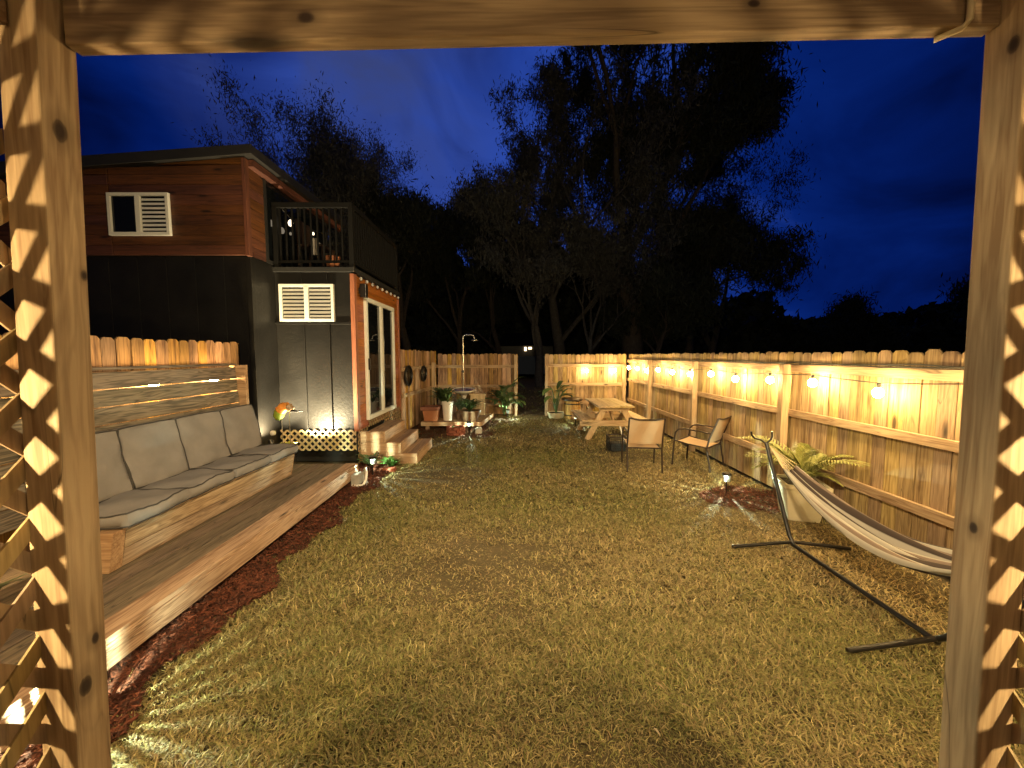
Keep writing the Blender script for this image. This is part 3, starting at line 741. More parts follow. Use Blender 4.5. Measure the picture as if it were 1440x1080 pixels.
# sliding door
dy0, dy1, dz0, dz1, dx = 6.70, 8.28, .68, 2.80, EX + .006
b = MB(); fr = .075
b.box(dx, dx + .05, dy0, dy1, dz1 - fr, dz1).box(dx, dx + .06, dy0, dy1, dz0, dz0 + fr).box(dx, dx + .05, dy0, dy0 + fr, dz0 + fr, dz1 - fr).box(dx, dx + .05, dy1 - fr, dy1, dz0 + fr, dz1 - fr)
my = (dy0 + dy1) / 2; b.box(dx, dx + .055, my - .05, my + .05, dz0 + fr, dz1 - fr)
sd = part('sliding_door', b, 'white_paint', hs, bevel=.003)
part('pane', MB().box(dx + .01, dx + .018, dy0 + fr, my - .05, dz0 + fr, dz1 - fr).box(dx + .01, dx + .018, my + .05, dy1 - fr, dz0 + fr, dz1 - fr), 'glass', sd)
part('handle', MB().box(dx + .05, dx + .085, dy0 + .02, dy0 + .05, 1.55, 1.75), 'black_metal', sd, bevel=.004)
wl = part('wall_light', MB().box(EX + .04, EX + .14, 6.47, 6.58, 2.76, 2.98).box(EX + .006, EX + .04, 6.50, 6.55, 2.82, 2.92), 'black_metal', hs, bevel=.006)
# balcony floor, railing
part('balcony_floor', MB().box(FX + .0, EX + .04, 6.255, 8.76, 3.125, 3.20), 'black_trim', hs, bevel=.004)
part('top_rail', MB().box(FX + .02, EX + .03, 6.27, 6.33, 4.12, 4.20).box(EX - .03, EX + .03, 6.332, 8.7, 4.12, 4.20), 'black_rail', hs, bevel=.004)
part('bottom_rail', MB().box(FX + .02, EX + .01, 6.285, 6.315, 3.27, 3.31).box(EX - .015, EX + .015, 6.33, 8.7, 3.27, 3.31), 'black_rail', hs)
for (x, y) in ((EX, 6.3), (EX, 8.65), (FX + .06, 6.3)):
    part('rail_post', MB().box(x - .035, x + .035, y - .035, y + .035, 3.20, 4.12), 'black_rail', hs, bevel=.003)
for i in range(11):
    x = FX + .13 + i * .098
    part('baluster', MB().box(x - .012, x + .012, 6.29, 6.31, 3.31, 4.12), 'black_rail', hs)
for i in range(22):
    y = 6.42 + i * .1
    part('baluster', MB().box(EX - .012, EX + .012, y - .01, y + .01, 3.31, 4.12), 'black_rail', hs)
# lattice skirts
b = MB(); lattice(b, (FX + .02, 6.262, .245), (1, 0, 0), (0, 0, 1), (0, -1, 0), EX - FX - .02, .345, pitch=.115, sw=.03)
part('lattice_skirt', b, 'lattice_pale', hs)
b = MB(); lattice(b, (EX + .02, 6.262, .02), (0, 1, 0), (0, 0, 1), (1, 0, 0), .42, .55, pitch=.115, sw=.03)
b2 = MB(); lattice(b, (EX + .02, 6.75, .545), (0, 1, 0), (0, 0, 1), (1, 0, 0), 1.9, .125, pitch=.115, sw=.03)
lattice(b, (EX + .02, 7.6, .02), (0, 1, 0), (0, 0, 1), (1, 0, 0), 1.1, .52, pitch=.115, sw=.03)
part('lattice_skirt', b, 'lattice', hs)
part('underside', MB().box(FX, EX - .1, 6.5, 8.6, .0, .575), 'black_trim', hs)

# unlit fairy bulbs along the balcony edge
fl = thing('string_lights', 'unlit clear bulbs strung under the balcony edge above the glass door', 'string lights', (EX + .06, 7.5, 3.1))
P = [(EX + .06, 6.3 + i * .06, 3.09 + .03 * math.sin(i * 1.3)) for i in range(40)]
part('cord', MB().tube(P, .006, 5), 'cord', fl)
for i in range(9):
    y = 6.45 + i * .26; part('bulb', MB().lathe((EX + .075, y, 3.05), [(.0001, -.03), (.022, -.015), (.024, .01), (.01, .03)], 8), 'clear_bulb', fl, smooth=60)

bl_ = thing('string_lights', 'three small lit bulbs hanging along the balcony wall', 'string lights', (-3.62, 6.8, 4.0))
part('cord', MB().tube([(-3.66, 6.36, 4.12), (-3.64, 6.55, 4.05), (-3.62, 6.9, 4.04), (-3.60, 7.2, 4.06), (-3.6, 7.6, 4.12)], .006, 5), 'cord', bl_)
M['dim_bulb'] = glow('dim_bulb', (1, .82, .6), 1.1)
for (x, y, z, r_) in ((-3.64, 6.55, 3.97, .042), (-3.62, 6.9, 3.96, .042), (-3.60, 7.2, 4.0, .022)):
    part('bulb', MB().lathe((x, y, z), [(.0001, -r_ * 1.3), (r_ * .7, -r_), (r_, 0), (r_ * .7, r_ * .9), (r_ * .3, r_ * 1.3)], 12), 'dim_bulb', bl_, smooth=60)
# things on the balcony
single('flower_pot', MB().lathe((-3.0, 6.62, 3.202), [(.08, 0), (.115, .2), (.125, .2), (.125, .24), (.10, .24)], 14), 'terracotta', 'terracotta pot standing on the balcony floor', 'pot', (-3.0, 6.62, 3.2), smooth=40)
ch = thing('balcony_chair', 'dark slatted chair standing on the balcony', 'chair', (-3.35, 6.75, 3.2))
part('seat', MB().box(-3.57, -3.13, 6.55, 6.98, 3.60, 3.64), 'brown_metal', ch)
part('backrest', MB().box(-3.57, -3.54, 6.56, 6.97, 3.66, 4.05), 'brown_metal', ch)
for sx in (-3.56, -3.16):
    for sy in (6.57, 6.94): part('leg', MB().box(sx, sx + .03, sy, sy + .03, 3.2, 3.6), 'brown_metal', ch)
single('towel', MB().box(-3.30, -3.18, 6.50, 6.53, 3.45, 3.72).box(-3.30, -3.18, 6.53, 6.75, 3.645, 3.665), 'concrete', 'pale towel draped over the balcony chair seat', 'towel', (-3.25, 6.6, 3.6), bevel=.008)

# ------------------------------------------------------------------ steps
st = thing('wooden_steps', 'three box steps of golden boards below the sliding door', 'steps', (-2.0, 6.95, 0))
for i, (x1, z0, z1) in enumerate(((-1.58, .0, .17), (-1.845, .172, .355), (-2.11, .357, .54))):
    part('riser', MB().box(x1 - .035, x1, 6.35, 7.55, z0, z1), 'step_y', st, bevel=.003)
    part('riser', MB().box(EX + .03, x1 - .037, 6.35, 6.385, z0, z1), 'step_x', st, bevel=.003)
    b = MB(); x = x1 - .04
    while x > x1 - .40 and x - .13 > EX:
        b.box(x - .128, x, 6.388, 7.55, z1 - .03, z1 - .002); x -= .133
    part('tread', b, 'step_dark_y', st, bevel=.003)

# ------------------------------------------------------------------ solar path lights
M['solar_bulb_bright'] = glow('solar_led_bright', (.80, 1.0, .72), 160000)
def solar_light(x, y, label, ledmat='solar_bulb', tilt=0):
    root = thing('solar_light', label, 'garden light', (0, 0, 0), 'solar path lights')
    part('stake', MB().tube([(0, 0, -.05), (0, 0, .19)], .008, 8), 'black_metal', root, smooth=50)
    lens = part('lens', MB().lathe((0, 0, 0), [(.010, .185), (.036, .19), (.036, .197), (.008, .197)], 18), 'solar_lens', root, smooth=40)
    bars = MB(); nb = 21
    for i in range(nb):
        a = 2 * math.pi * i / nb + random.uniform(-.05, .05); wv = random.uniform(.0028, .0052)
        p = Vector((math.cos(a), math.sin(a), 0)); s_ = Vector((-math.sin(a), math.cos(a), 0))
        bars.bar(p * .034 + Vector((0, 0, .198)), p * .043 + Vector((0, 0, .272)), wv * 2, .006, up=p)
    part('cage', bars, 'solar_lens', root)
    part('cap', MB().lathe((0, 0, 0), [(.040, .268), (.056, .274), (.058, .286), (.045, .300), (.0001, .304)], 18), 'black_metal', root, smooth=40)
    part('led', MB().lathe((0, 0, 0), [(.0001, .2335), (.002, .2345), (.0026, .236), (.002, .2375), (.0001, .2385)], 8), ledmat, root, smooth=80)
    root.location = (x, y, 0); root.rotation_euler = (R(tilt), R(tilt * .6), random.uniform(0, 6))
    return root
solar_light(-2.08, 5.68, 'lit path light by the deck corner and white hose', 'solar_bulb_bright')
solar_light(2.76, 4.88, 'lit path light in red mulch near the hammock stand', 'solar_bulb_bright')
solar_light(-2.02, 1.74, 'lit path light in the mulch behind the left pergola post', 'solar_bulb_bright')
solar_light(-.98, 8.75, 'lit path light in front of the low planter platform', 'solar_bulb_bright')
solar_light(-.13, 10.75, 'lit path light among white stones left of the gate gap', 'solar_bulb_bright', tilt=3)
solar_light(1.62, 9.75, 'path light beside the far end of the picnic table', tilt=-4)

# uplights on the black wall
def uplight(x, y, z, label, tgt, e):
    root = thing('spotlight', label, 'spotlight', (x, y, z), 'spotlights aimed up the black wall')
    part('stake', MB().tube([(x, y, z - .2), (x, y, z)], .008, 6), 'black_metal', root)
    d = (Vector(tgt) - Vector((x, y, z))).normalized()
    part('housing', MB().lathe((x, y, z), [(.02, -.06), (.035, -.04), (.04, .03), (.036, .03), (.034, -.02), (.0001, -.02)], 14, axis=d), 'black_metal', root, smooth=40)
    L = bpy.data.lights.new('spotlight_beam', 'SPOT'); L.energy = e; L.spot_size = R(112); L.spot_blend = 1.0; L.shadow_soft_size = .02; L.color = (1, .82, .48)
    lo = bpy.data.objects.new('spotlight_beam', L); col.objects.link(lo); lo.parent = root
    lo.location = d * .045; lo.rotation_euler = d.to_track_quat('-Z', 'Y').to_euler()
uplight(-3.24, 5.72, .36, 'black spotlight between lattice and bench aimed up the siding', (-3.05, 6.3, 1.40), 520)
uplight(-3.60, 5.72, .50, 'black spotlight behind the bench end aimed at the corner', (-3.78, 5.95, .95), 200)

# ------------------------------------------------------------------ garden bird, globe, plants by the deck end
gb = thing('garden_ornament', 'orange and green bird garden ornament on two thin sticks', 'ornament', (-3.33, 5.62, .24))
bodyP = [(-3.43, 5.62, .86), (-3.42, 5.62, .91), (-3.39, 5.62, .99), (-3.33, 5.62, 1.05), (-3.27, 5.62, 1.06), (-3.22, 5.62, 1.01)]
part('body', MB().tube(bodyP[:3], [.03, .07, .075], 12), plain('bird_green', (.30, .42, .05), .5), gb, smooth=70)
part('body', MB().tube(bodyP[2:5], [.075, .075, .06], 12), plain('bird_orange', (.75, .28, .05), .5, var=.35), gb, smooth=70)
part('head', MB().tube(bodyP[4:], [.06, .045], 12), plain('bird_tan', (.35, .22, .12), .5), gb, smooth=70)
part('beak', MB().tube([(-3.23, 5.62, 1.0), (-3.14, 5.62, .985), (-3.06, 5.62, .995)], [.025, .014, .005], 8), 'black_metal', gb, smooth=60)
part('leg', MB().tube([(-3.37, 5.62, .9), (-3.37, 5.62, .1)], .006, 6), 'steel', gb)
part('leg', MB().tube([(-3.24, 5.62, .99), (-3.26, 5.62, .85), (-3.25, 5.62, .1)], .006, 6), 'steel', gb)
single('globe', MB().lathe((-3.52, 5.64, .66), [(.0001, -.04), (.03, -.03), (.04, 0), (.03, .03), (.0001, .04)], 14), 'white_pot', 'small white globe on the lattice top', 'globe', (-3.52, 5.64, .6), smooth=80)

def leafy(name, label, cat, loc, n, hgt, spread, wid, mat, seed, pot=None, droop=1.0, lseg=6, stem=True):
    """arching blade leaves from a crown; pot = (MB builder, material)"""
    r = random.Random(seed); loc = Vector(loc)
    root = thing(name, label, cat, loc)
    mb = MB(); top = loc + Vector((0, 0, pot[2] if pot else 0))
    for i in range(n):
        az = r.uniform(0, 6.283); L = hgt * r.uniform(.55, 1.1); sp = spread * r.uniform(.4, 1.15)
        P = []; ws = []
        for k in range(lseg + 1):
            s = k / lseg
            rad = sp * s ** 1.35; z = L * (s - .45 * droop * s * s * s)
            P.append(top + Vector((math.cos(az) * rad + .02 * r.uniform(-1, 1), math.sin(az) * rad + .02 * r.uniform(-1, 1), z)))
            ws.append(wid * (math.sin(math.pi * min(1, .08 + s * .92)) ** .8 if k < lseg else .05) + .0015)
        mb.blade(P, ws, (math.cos(az + 1.57) * .2, math.sin(az + 1.57) * .2, 1))
    part('foliage', mb, mat, root, smooth=60)
    if pot: part('pot', pot[0], pot[1], root, smooth=45); part('soil', pot[3], 'soil', root)
    return root
def round_pot(loc, r0, r1, h, rim=.012):
    m = MB().lathe(loc, [(r0, 0), (r1 - rim, h * .86), (r1, h * .86), (r1, h), (r1 - .02, h), (r1 - .03, h * .9)], 22)
    s = MB().lathe(loc, [(.0001, h * .905), (r1 - .028, h * .9)], 22)
    return m, s
leafy('shrub', 'bright green shrub at the foot of the golden steps', 'plant', (-1.95, 6.16, 0), 46, .26, .20, .022, 'leaf_bright', 3)
leafy('shrub', 'dark shrub between the lattice corner and golden steps', 'plant', (-2.28, 6.15, 0), 40, .36, .20, .022, 'leaf_dark', 4)
leafy('shrub', 'yellow green shrub behind the bench end below the bird ornament', 'plant', (-3.35, 5.72, .2), 34, .50, .14, .03, 'leaf_yellow', 5)
leafy('shrub', 'yellow lit shrub between the bench end and black wall', 'plant', (-3.62, 5.45, .2), 26, .45, .12, .028, 'leaf_yellow', 15)
leafy('shrub', 'dark low shrub in the mulch between steps and planter platform', 'plant', (-2.05, 8.1, 0), 40, .30, .26, .025, 'leaf_dark', 6)
# hose, block at the deck corner
hp = [(-2.13, 5.50, .02), (-2.12, 5.46, .16), (-2.08, 5.40, .20), (-2.04, 5.33, .17), (-2.03, 5.27, .08), (-2.05, 5.22, .02), (-2.12, 5.2, .015), (-2.2, 5.22, .015)]
single('hose', MB().tube(hp, .018, 10), 'white_pot', 'white hose arching out beside the deck corner', 'hose', (-2.1, 5.35, 0), smooth=70)
single('concrete_block', MB().box(-2.22, -2.10, 5.22, 5.40, -.01, .16), 'concrete', 'rough grey block supporting the deck corner', 'block', (-2.16, 5.3, 0), bevel=.012)
single('brick', MB().box(-2.02, -1.82, 5.90, 6.0, -.005, .05), 'brick', 'red brick edging in front of the bright green shrub', 'brick', (-1.92, 5.95, 0), bevel=.006)

# ------------------------------------------------------------------ planter platform at the back left
pf = thing('wooden_platform', 'low golden platform with an angled corner carrying the planters', 'platform', (-1.4, 10, 0))
prof = [(-2.22, 9.26), (-.74, 9.26), (-.52, 10.75), (-2.2, 10.75)]
b = MB(); y = 9.30
while y < 10.7:
    xr = -.74 + (y - 9.26) * .148
    b.box(-2.2, xr - .04, y, y + .135, .165, .198); y += .14
part('deck_boards', b, 'step_dark_y', pf, bevel=.003)
part('fascia', MB().box(-2.2, -.74, 9.26, 9.296, .10, .20), 'step_x', pf, bevel=.003)
part('fascia', MB().bar((-.745, 9.285, .15), (-.525, 10.75, .15), .036, .10), 'step_y', pf, bevel=.003)
b = MB()
for x in (-2.1, -1.45, -.85): b.box(x, x + .09, 9.31, 9.40, -.01, .163)
part('foot', b, 'step_dark_y', pf)

# planters
tr = thing('planter_trough', 'rectangular terracotta trough with broad rim on the platform', 'planter', (-1.98, 9.45, .2))
b = MB(); b.quadbox([(-2.14, 9.36, .2), (-1.84, 9.36, .2), (-1.84, 9.62, .2), (-2.14, 9.62, .2), (-2.18, 9.32, .50), (-1.80, 9.32, .50), (-1.80, 9.66, .50), (-2.18, 9.66, .50)])
part('body', b, 'terracotta', tr, bevel=.01)
part('rim', MB().box(-2.21, -1.77, 9.29, 9.325, .47, .56).box(-2.21, -1.77, 9.655, 9.69, .47, .56).box(-2.21, -2.175, 9.327, 9.653, .47, .56).box(-1.805, -1.77, 9.327, 9.653, .47, .56), plain('terracotta_dark', (.17, .055, .03), .7), tr, bevel=.006)
part('soil', MB().box(-2.17, -1.81, 9.33, 9.65, .502, .53), 'soil', tr)
fern = MB(); 
L0 = (-1.75, 9.95, .2); m_, s_ = round_pot(L0, .11, .15, .30)
leafy('potted_plant', 'dark bushy plant in pot behind the white pot and trough', 'plant', L0, 110, .80, .40, .035, 'leaf_dark', 21, (m_, 'brown_pot', .28, s_))
L0 = (-1.60, 9.55, .2); m_, s_ = round_pot(L0, .105, .145, .46)
leafy('potted_plant', 'tall tapered white pot with a thin sprig of leaves', 'plant', L0, 12, .42, .14, .018, 'leaf_dark', 22, (m_, 'white_pot', .42, s_))
L0 = (-1.06, 9.60, .2); m_, s_ = round_pot(L0, .20, .28, .24)
leafy('potted_plant', 'wide brown bowl planter with long arching leaves on the platform', 'plant', L0, 80, .62, .55, .022, 'leaf_dark', 23, (m_, 'brown_pot', .2, s_), droop=1.4)
L0 = (-1.32, 9.75, .2); m_, s_ = round_pot(L0, .10, .13, .18)
leafy('potted_plant', 'spiky grey green plant between white pot and brown bowl', 'plant', L0, 40, .62, .32, .02, leafmat('spiky_leaves', (.10, .13, .07), (.22, .25, .14)), 24, (m_, 'brown_pot', .16, s_))
# basin on cabinet
bs = thing('basin', 'round white basin with blue centre near the shower', 'basin', (-1.28, 10.45, .2))
part('bowl', MB().lathe((-1.30, 10.45, .2), [(.14, .58), (.30, .66), (.325, .69), (.325, .70), (.30, .70), (.26, .67), (.0001, .665)], 28, axis=(0, -.10, 1)), 'white_paint', bs, smooth=50)
part('water', MB().lathe((-1.30, 10.45, .2), [(.0001, .690), (.27, .688)], 28, axis=(0, -.10, 1)), 'water', bs, smooth=50)
part('pedestal', MB().lathe((-1.30, 10.47, .2), [(.15, 0), (.12, .05), (.06, .12), (.05, .45), (.10, .56), (.13, .585)], 20), 'white_pot', bs, smooth=50)
cb = thing('cabinet', 'cream wooden cabinet standing behind the brown bowl planter', 'cabinet', (-.93, 10.5, .2))
part('body', MB().box(-1.12, -.74, 10.35, 10.65, .2, .74), 'lattice_pale', cb, bevel=.005)
part('top', MB().box(-1.15, -.71, 10.32, 10.68, .742, .775), 'lattice_pale', cb, bevel=.005)
# shower
sh = thing('outdoor_shower', 'thin steel outdoor shower pole with gooseneck before the fence', 'shower', (-1.40, 11.1, 0))
P = [(-1.40, 11.1, 0), (-1.40, 11.1, 2.28), (-1.385, 11.1, 2.35), (-1.34, 11.1, 2.385), (-1.16, 11.1, 2.385), (-1.10, 11.1, 2.37), (-1.075, 11.1, 2.33), (-1.07, 11.1, 2.27)]
part('pole', MB().tube(P, .021, 10), 'steel', sh, smooth=60)
part('shower_head', MB().lathe((-1.07, 11.1, 2.22), [(.0001, 0), (.11, 0), (.11, .015), (.03, .04), (.02, .06)], 18), 'steel', sh, smooth=40)
part('valve', MB().lathe((-1.40, 11.06, 1.35), [(.035, 0), (.035, .05), (.012, .055), (.012, .09)], 12, axis=(0, -1, 0)).bar((-1.44, 10.99, 1.35), (-1.36, 10.99, 1.35), .015, .015), 'brown_metal', sh, smooth=40)
# mirrors
for (y, r_, lab, yy) in ((9.05, .235, 'round black framed mirror on fence, nearer to the house', 0), (10.2, .20, 'round black framed mirror on fence, nearer to the shower', 0)):
    x = -2.5 + (y - 8.74) * .084 + .045
    mr = thing('mirror', lab, 'mirror', (x, y, 1.33), 'round mirrors on the fence')
    part('frame', MB().lathe((x, y, 1.33), [(r_ - .03, -.005), (r_ + .01, -.005), (r_ + .012, .03), (r_ - .022, .045), (r_ - .03, .012)], 28, axis=(1, -.08, 0)), 'black_metal', mr, smooth=40)
    part('glass', MB().lathe((x, y, 1.33), [(.0001, .012), (r_ - .028, .012)], 28, axis=(1, -.08, 0)), 'mirror', mr)
# brick ring with plant
br = thing('brick_ring', 'small ring of stacked red bricks in front of the platform', 'brick ring', (-1.28, 8.72, 0))
b = MB()
for lay in range(3):
    for i in range(9):
        a = 2 * math.pi * (i + .5 * (lay % 2)) / 9; c = Vector((-1.28 + .17 * math.cos(a), 8.72 + .17 * math.sin(a), .035 + lay * .066)); d = Vector((-math.sin(a), math.cos(a), 0))
        b.bar(c - d * .055, c + d * .055, .07, .058)
part('bricks', b, 'brick', br, bevel=.005)
leafy('shrub', 'thin dark plant growing inside the brick ring', 'plant', (-1.28, 8.72, .05), 22, .26, .14, .015, 'leaf_dark', 31)
single('stone_block', MB().box(-.84, -.70, 8.78, 8.92, -.005, .14), 'stone', 'square pale stone lit beside the path light at the platform', 'stone', (-.77, 8.85, 0), bevel=.012)
def rocks(spots):
    for i, (x, y, s, lab) in enumerate(spots):
        r = random.Random(i + 50); mb = MB(); k = [(.0001, -.6), (.7, -.45), (1.0, -.05), (.85, .35), (.45, .6), (.0001, .68)]
        mb.lathe((x, y, s * .4), [(a * s, c * s * .7) for a, c in k], 9)
        for v in mb.v: v += Vector((r.uniform(-1, 1), r.uniform(-1, 1), r.uniform(-1, 1))) * s * .14
        single('white_stone', mb, 'stone', lab, 'stone', (x, y, 0), group='white stones around the path light by the gate gap', smooth=50)
lab = 'pale rounded stone in the heap around the path light by the gate gap'
rocks([(-.30, 10.72, .07, lab), (-.22, 10.62, .06, lab), (-.08, 10.60, .07, lab), (.02, 10.66, .055, lab), (.06, 10.78, .06, lab), (-.36, 10.60, .05, lab), (-.15, 10.50, .05, lab), (-.42, 10.72, .06, lab), (.13, 10.7, .05, lab), (.0, 10.52, .045, lab)])

# broad leaved plants either side of the gate gap
def broadleaf(name, label, loc, n, h, seed, mat, pot=None, lw=.09, ll=.5):
    r = random.Random(seed); loc = Vector(loc); root = thing(name, label, 'plant', loc)
    stems, lv = MB(), MB()
    for i in range(n):
        az = r.uniform(0, 6.283); hh = h * r.uniform(.35, .8); out = r.uniform(.05, .2)
        tip = loc + Vector((math.cos(az) * out, math.sin(az) * out, hh))
        stems.tube([loc + Vector((0, 0, .1)), loc + Vector((math.cos(az) * out * .4, math.sin(az) * out * .4, hh * .6)), tip], [.012, .009, .006], 5)
        up = r.uniform(.15, 1.2); L = ll * r.uniform(.7, 1.15); P = []; ws = []
        for k in range(7):
            s = k / 6
            e = up - 1.3 * s * s
            P.append((P[-1] if P else tip) + (Vector((math.cos(az) * math.cos(e), math.sin(az) * math.cos(e), math.sin(e))) * L / 6 if P else Vector((0, 0, 0))))
            ws.append(lw * (math.sin(math.pi * (.06 + .9 * s)) ** .7) * r.uniform(.9, 1))
        lv.blade(P, ws, (r.uniform(-.4, .4), r.uniform(-.4, .4), 1))
    part('stems', stems, mat, root); part('foliage', lv, mat, root, smooth=60)
    if pot: part('pot', pot[0], pot[1], root, smooth=45); part('soil', pot[2], 'soil', root)
L0 = (1.28, 11.15, 0); m_, s_ = round_pot(L0, .2, .26, .16)
broadleaf('potted_plant', 'broad leaved plant in a low pot right of the gate gap', L0, 16, 1.2, 61, 'leaf_dark', (m_, 'cream_pot', s_), lw=.07)
L0 = (-.22, 11.0, 0)
broadleaf('broad_leaved_plant', 'dark broad leaved plant left of the gate gap', L0, 34, 1.15, 62, 'leaf_dark', None, lw=.08, ll=.58)
# barrel with lid, crate
bl = thing('barrel', 'wooden barrel with dark round lid behind the picnic table', 'barrel', (1.72, 11.0, 0))
part('body', MB().lathe((1.72, 11.0, 0), [(.20, 0), (.235, .2), (.235, .32), (.21, .52)], 20), 'fence_dark_z', bl, smooth=50)
for z in (.1, .42): part('hoop', MB().lathe((1.72, 11.0, z), [(.226, 0), (.234, 0), (.236, .03), (.228, .03)], 20), 'black_metal', bl)
part('lid', MB().lathe((1.72, 11.0, .522), [(.27, 0), (.30, .015), (.30, .06), (.26, .075), (.0001, .08)], 24), 'brown_metal', bl, smooth=40)
ck = thing('wooden_crate', 'weathered wooden crate leaning under the picnic table far end', 'crate', (2.25, 10.1, 0))
b = MB()
for i in range(4): b.box(2.0, 2.5, 10.05, 10.07, .02 + i * .11, .115 + i * .11)
for i in range(4): b.box(2.0, 2.02, 10.072, 10.4, .02 + i * .11, .115 + i * .11); b.box(2.48, 2.5, 10.072, 10.4, .02 + i * .11, .115 + i * .11)
part('slats', b, 'fence_dark_z', ck); part('bottom', MB().box(2.022, 2.478, 10.072, 10.4, .01, .03), 'fence_dark_z', ck)

# ------------------------------------------------------------------ picnic table
pt = thing('picnic_table', 'golden timber picnic table with attached benches', 'picnic table', (2.17, 8.75, 0))
b = MB(); w_ = .145
for i in range(5): b.box(1.80 + i * .149, 1.80 + i * .149 + w_, 7.98, 9.52, .715, .752)
part('tabletop', b, 'table_y', pt, bevel=.004)
for x in (1.46, 2.62):
    b = MB(); b.box(x, x + .125, 7.98, 9.52, .425, .462).box(x + .129, x + .254, 7.98, 9.52, .425, .462); part('seat', b, 'table_y', pt, bevel=.004)
for y in (8.2, 9.26):
    for s in (-1, 1):
        part('leg', MB().bar((2.17 + s * .18, y, .714), (2.17 + s * .56, y, .0), .038, .12, up=(1, 0, 0)), 'table_z', pt, bevel=.003)
    part('crossbar', MB().bar((1.44, y - .04, .365), (2.90, y - .04, .365), .038, .115), 'table_x', pt, bevel=.003)
    part('crossbar', MB().bar((1.85, y - .04, .672), (2.49, y - .04, .672), .038, .085), 'table_x', pt, bevel=.003)
    ys_ = 1 if y < 8.5 else -1
    part('brace', MB().bar((2.17, y + ys_ * .02, .37), (2.17, y + ys_ * .42, .70), .038, .085), 'table_y', pt, bevel=.003)

# ------------------------------------------------------------------ patio chairs (front = +y in local space)
def patio_chair(label):
    root = thing('patio_chair', label, 'chair', (0, 0, 0), 'sling patio chairs on the lawn')
    for s in (-1, 1):
        x = s * .26
        part('frame', MB().tube([(x, -.27, 0), (x, -.21, .36), (x, -.24, .52), (x, -.30, .70), (x, -.35, .86)], .0135, 8), 'brown_metal', root, smooth=60)
        part('leg', MB().tube([(x, .27, 0), (x, .25, .40), (x, .235, .55), (x, .19, .61), (x, .10, .63), (x, -.10, .625), (x, -.26, .61)], .0135, 8), 'brown_metal', root, smooth=60)
        part('seat_rail', MB().tube([(x * .94, -.22, .37), (x * .94, .05, .385), (x * .94, .24, .415)], .012, 8), 'brown_metal', root, smooth=60)
    part('crossbar', MB().tube([(-.25, -.35, .855), (-.12, -.365, .835), (.12, -.365, .835), (.25, -.35, .855)], .0135, 8).tube([(-.245, .24, .41), (.245, .24, .41)], .012, 8).tube([(-.25, -.21, .37), (.25, -.21, .37)], .012, 8), 'brown_metal', root, smooth=60)
    def sheet(path, hw, n=8, sag=.02):
        mb = MB(); m = len(path)
        for lay in (0, 1):
            k = len(mb.v)
            for i, (y, z) in enumerate(path):
                for j in range(n + 1):
                    u = -1 + 2 * j / n
                    mb.v.append(Vector((hw * u, y - (1 - u * u) * sag * .6 * (i > 0), z - (1 - u * u) * sag - lay * .004)))
            for i in range(m - 1):
                for j in range(n):
                    q = (k + i * (n + 1) + j, k + i * (n + 1) + j + 1, k + (i + 1) * (n + 1) + j + 1, k + (i + 1) * (n + 1) + j)
                    mb.f.append(q if lay == 0 else q[::-1])
        return mb
    part('seat', sheet([(.245, .418), (.15, .395), (0, .38), (-.12, .374), (-.20, .378)], .245), 'sling', root, smooth=60)
    part('backrest', sheet([(-.225, .455), (-.25, .56), (-.30, .70), (-.345, .845)], .25, sag=.012), 'sling', root, smooth=60)
    return root
c1 = patio_chair('tan sling patio chair with its back to the camera, beside the picnic table')
c1.location = (2.08, 6.13, 0); c1.rotation_euler = (0, 0, R(-7))
c2 = copy_tree(c1); c2['label'] = 'tan sling patio chair seen from its side, close to the right fence'
c2.location = (3.06, 6.27, 0); c2.rotation_euler = (0, 0, R(42)); c2.scale = (1.06, 1.12, .99)

# black wire basket by the chair
wb = thing('wire_basket', 'black wire mesh basket on the grass behind the patio chair', 'basket', (1.98, 7.25, 0))
b = MB()
for k in range(9):
    z = .03 + k * .03
    for (a, c) in (((1.82, 7.1), (2.14, 7.1)), ((2.14, 7.1), (2.14, 7.4)), ((2.14, 7.4), (1.82, 7.4)), ((1.82, 7.4), (1.82, 7.1))):
        b.bar((a[0], a[1], z), (c[0], c[1], z), .005, .005)
for k in range(11):
    x = 1.82 + k * .032
    for y in (7.1, 7.4): b.bar((x, y, .02), (x, y, .28), .005, .005)
    y = 7.1 + k * .03
    for x in (1.82, 2.14): b.bar((x, y, .02), (x, y, .28), .005, .005)
part('mesh', b, 'black_metal', wb)
part('rim', MB().bar((1.81, 7.1, .285), (2.15, 7.1, .285), .02, .015).bar((1.81, 7.4, .285), (2.15, 7.4, .285), .02, .015).bar((1.82, 7.11, .285), (1.82, 7.39, .285), .02, .015).bar((2.14, 7.11, .285), (2.14, 7.39, .285), .02, .015), 'brown_metal', wb)
part('contents', MB().box(1.84, 2.12, 7.12, 7.38, .015, .16), 'black_trim', wb, bevel=.02)
single('white_pole', MB().tube([(2.12, 7.22, .17), (2.05, 7.28, .46)], .012, 8), 'white_pot', 'short white pole sticking out of the black wire basket', 'pole', (2.1, 7.25, .2), smooth=60)

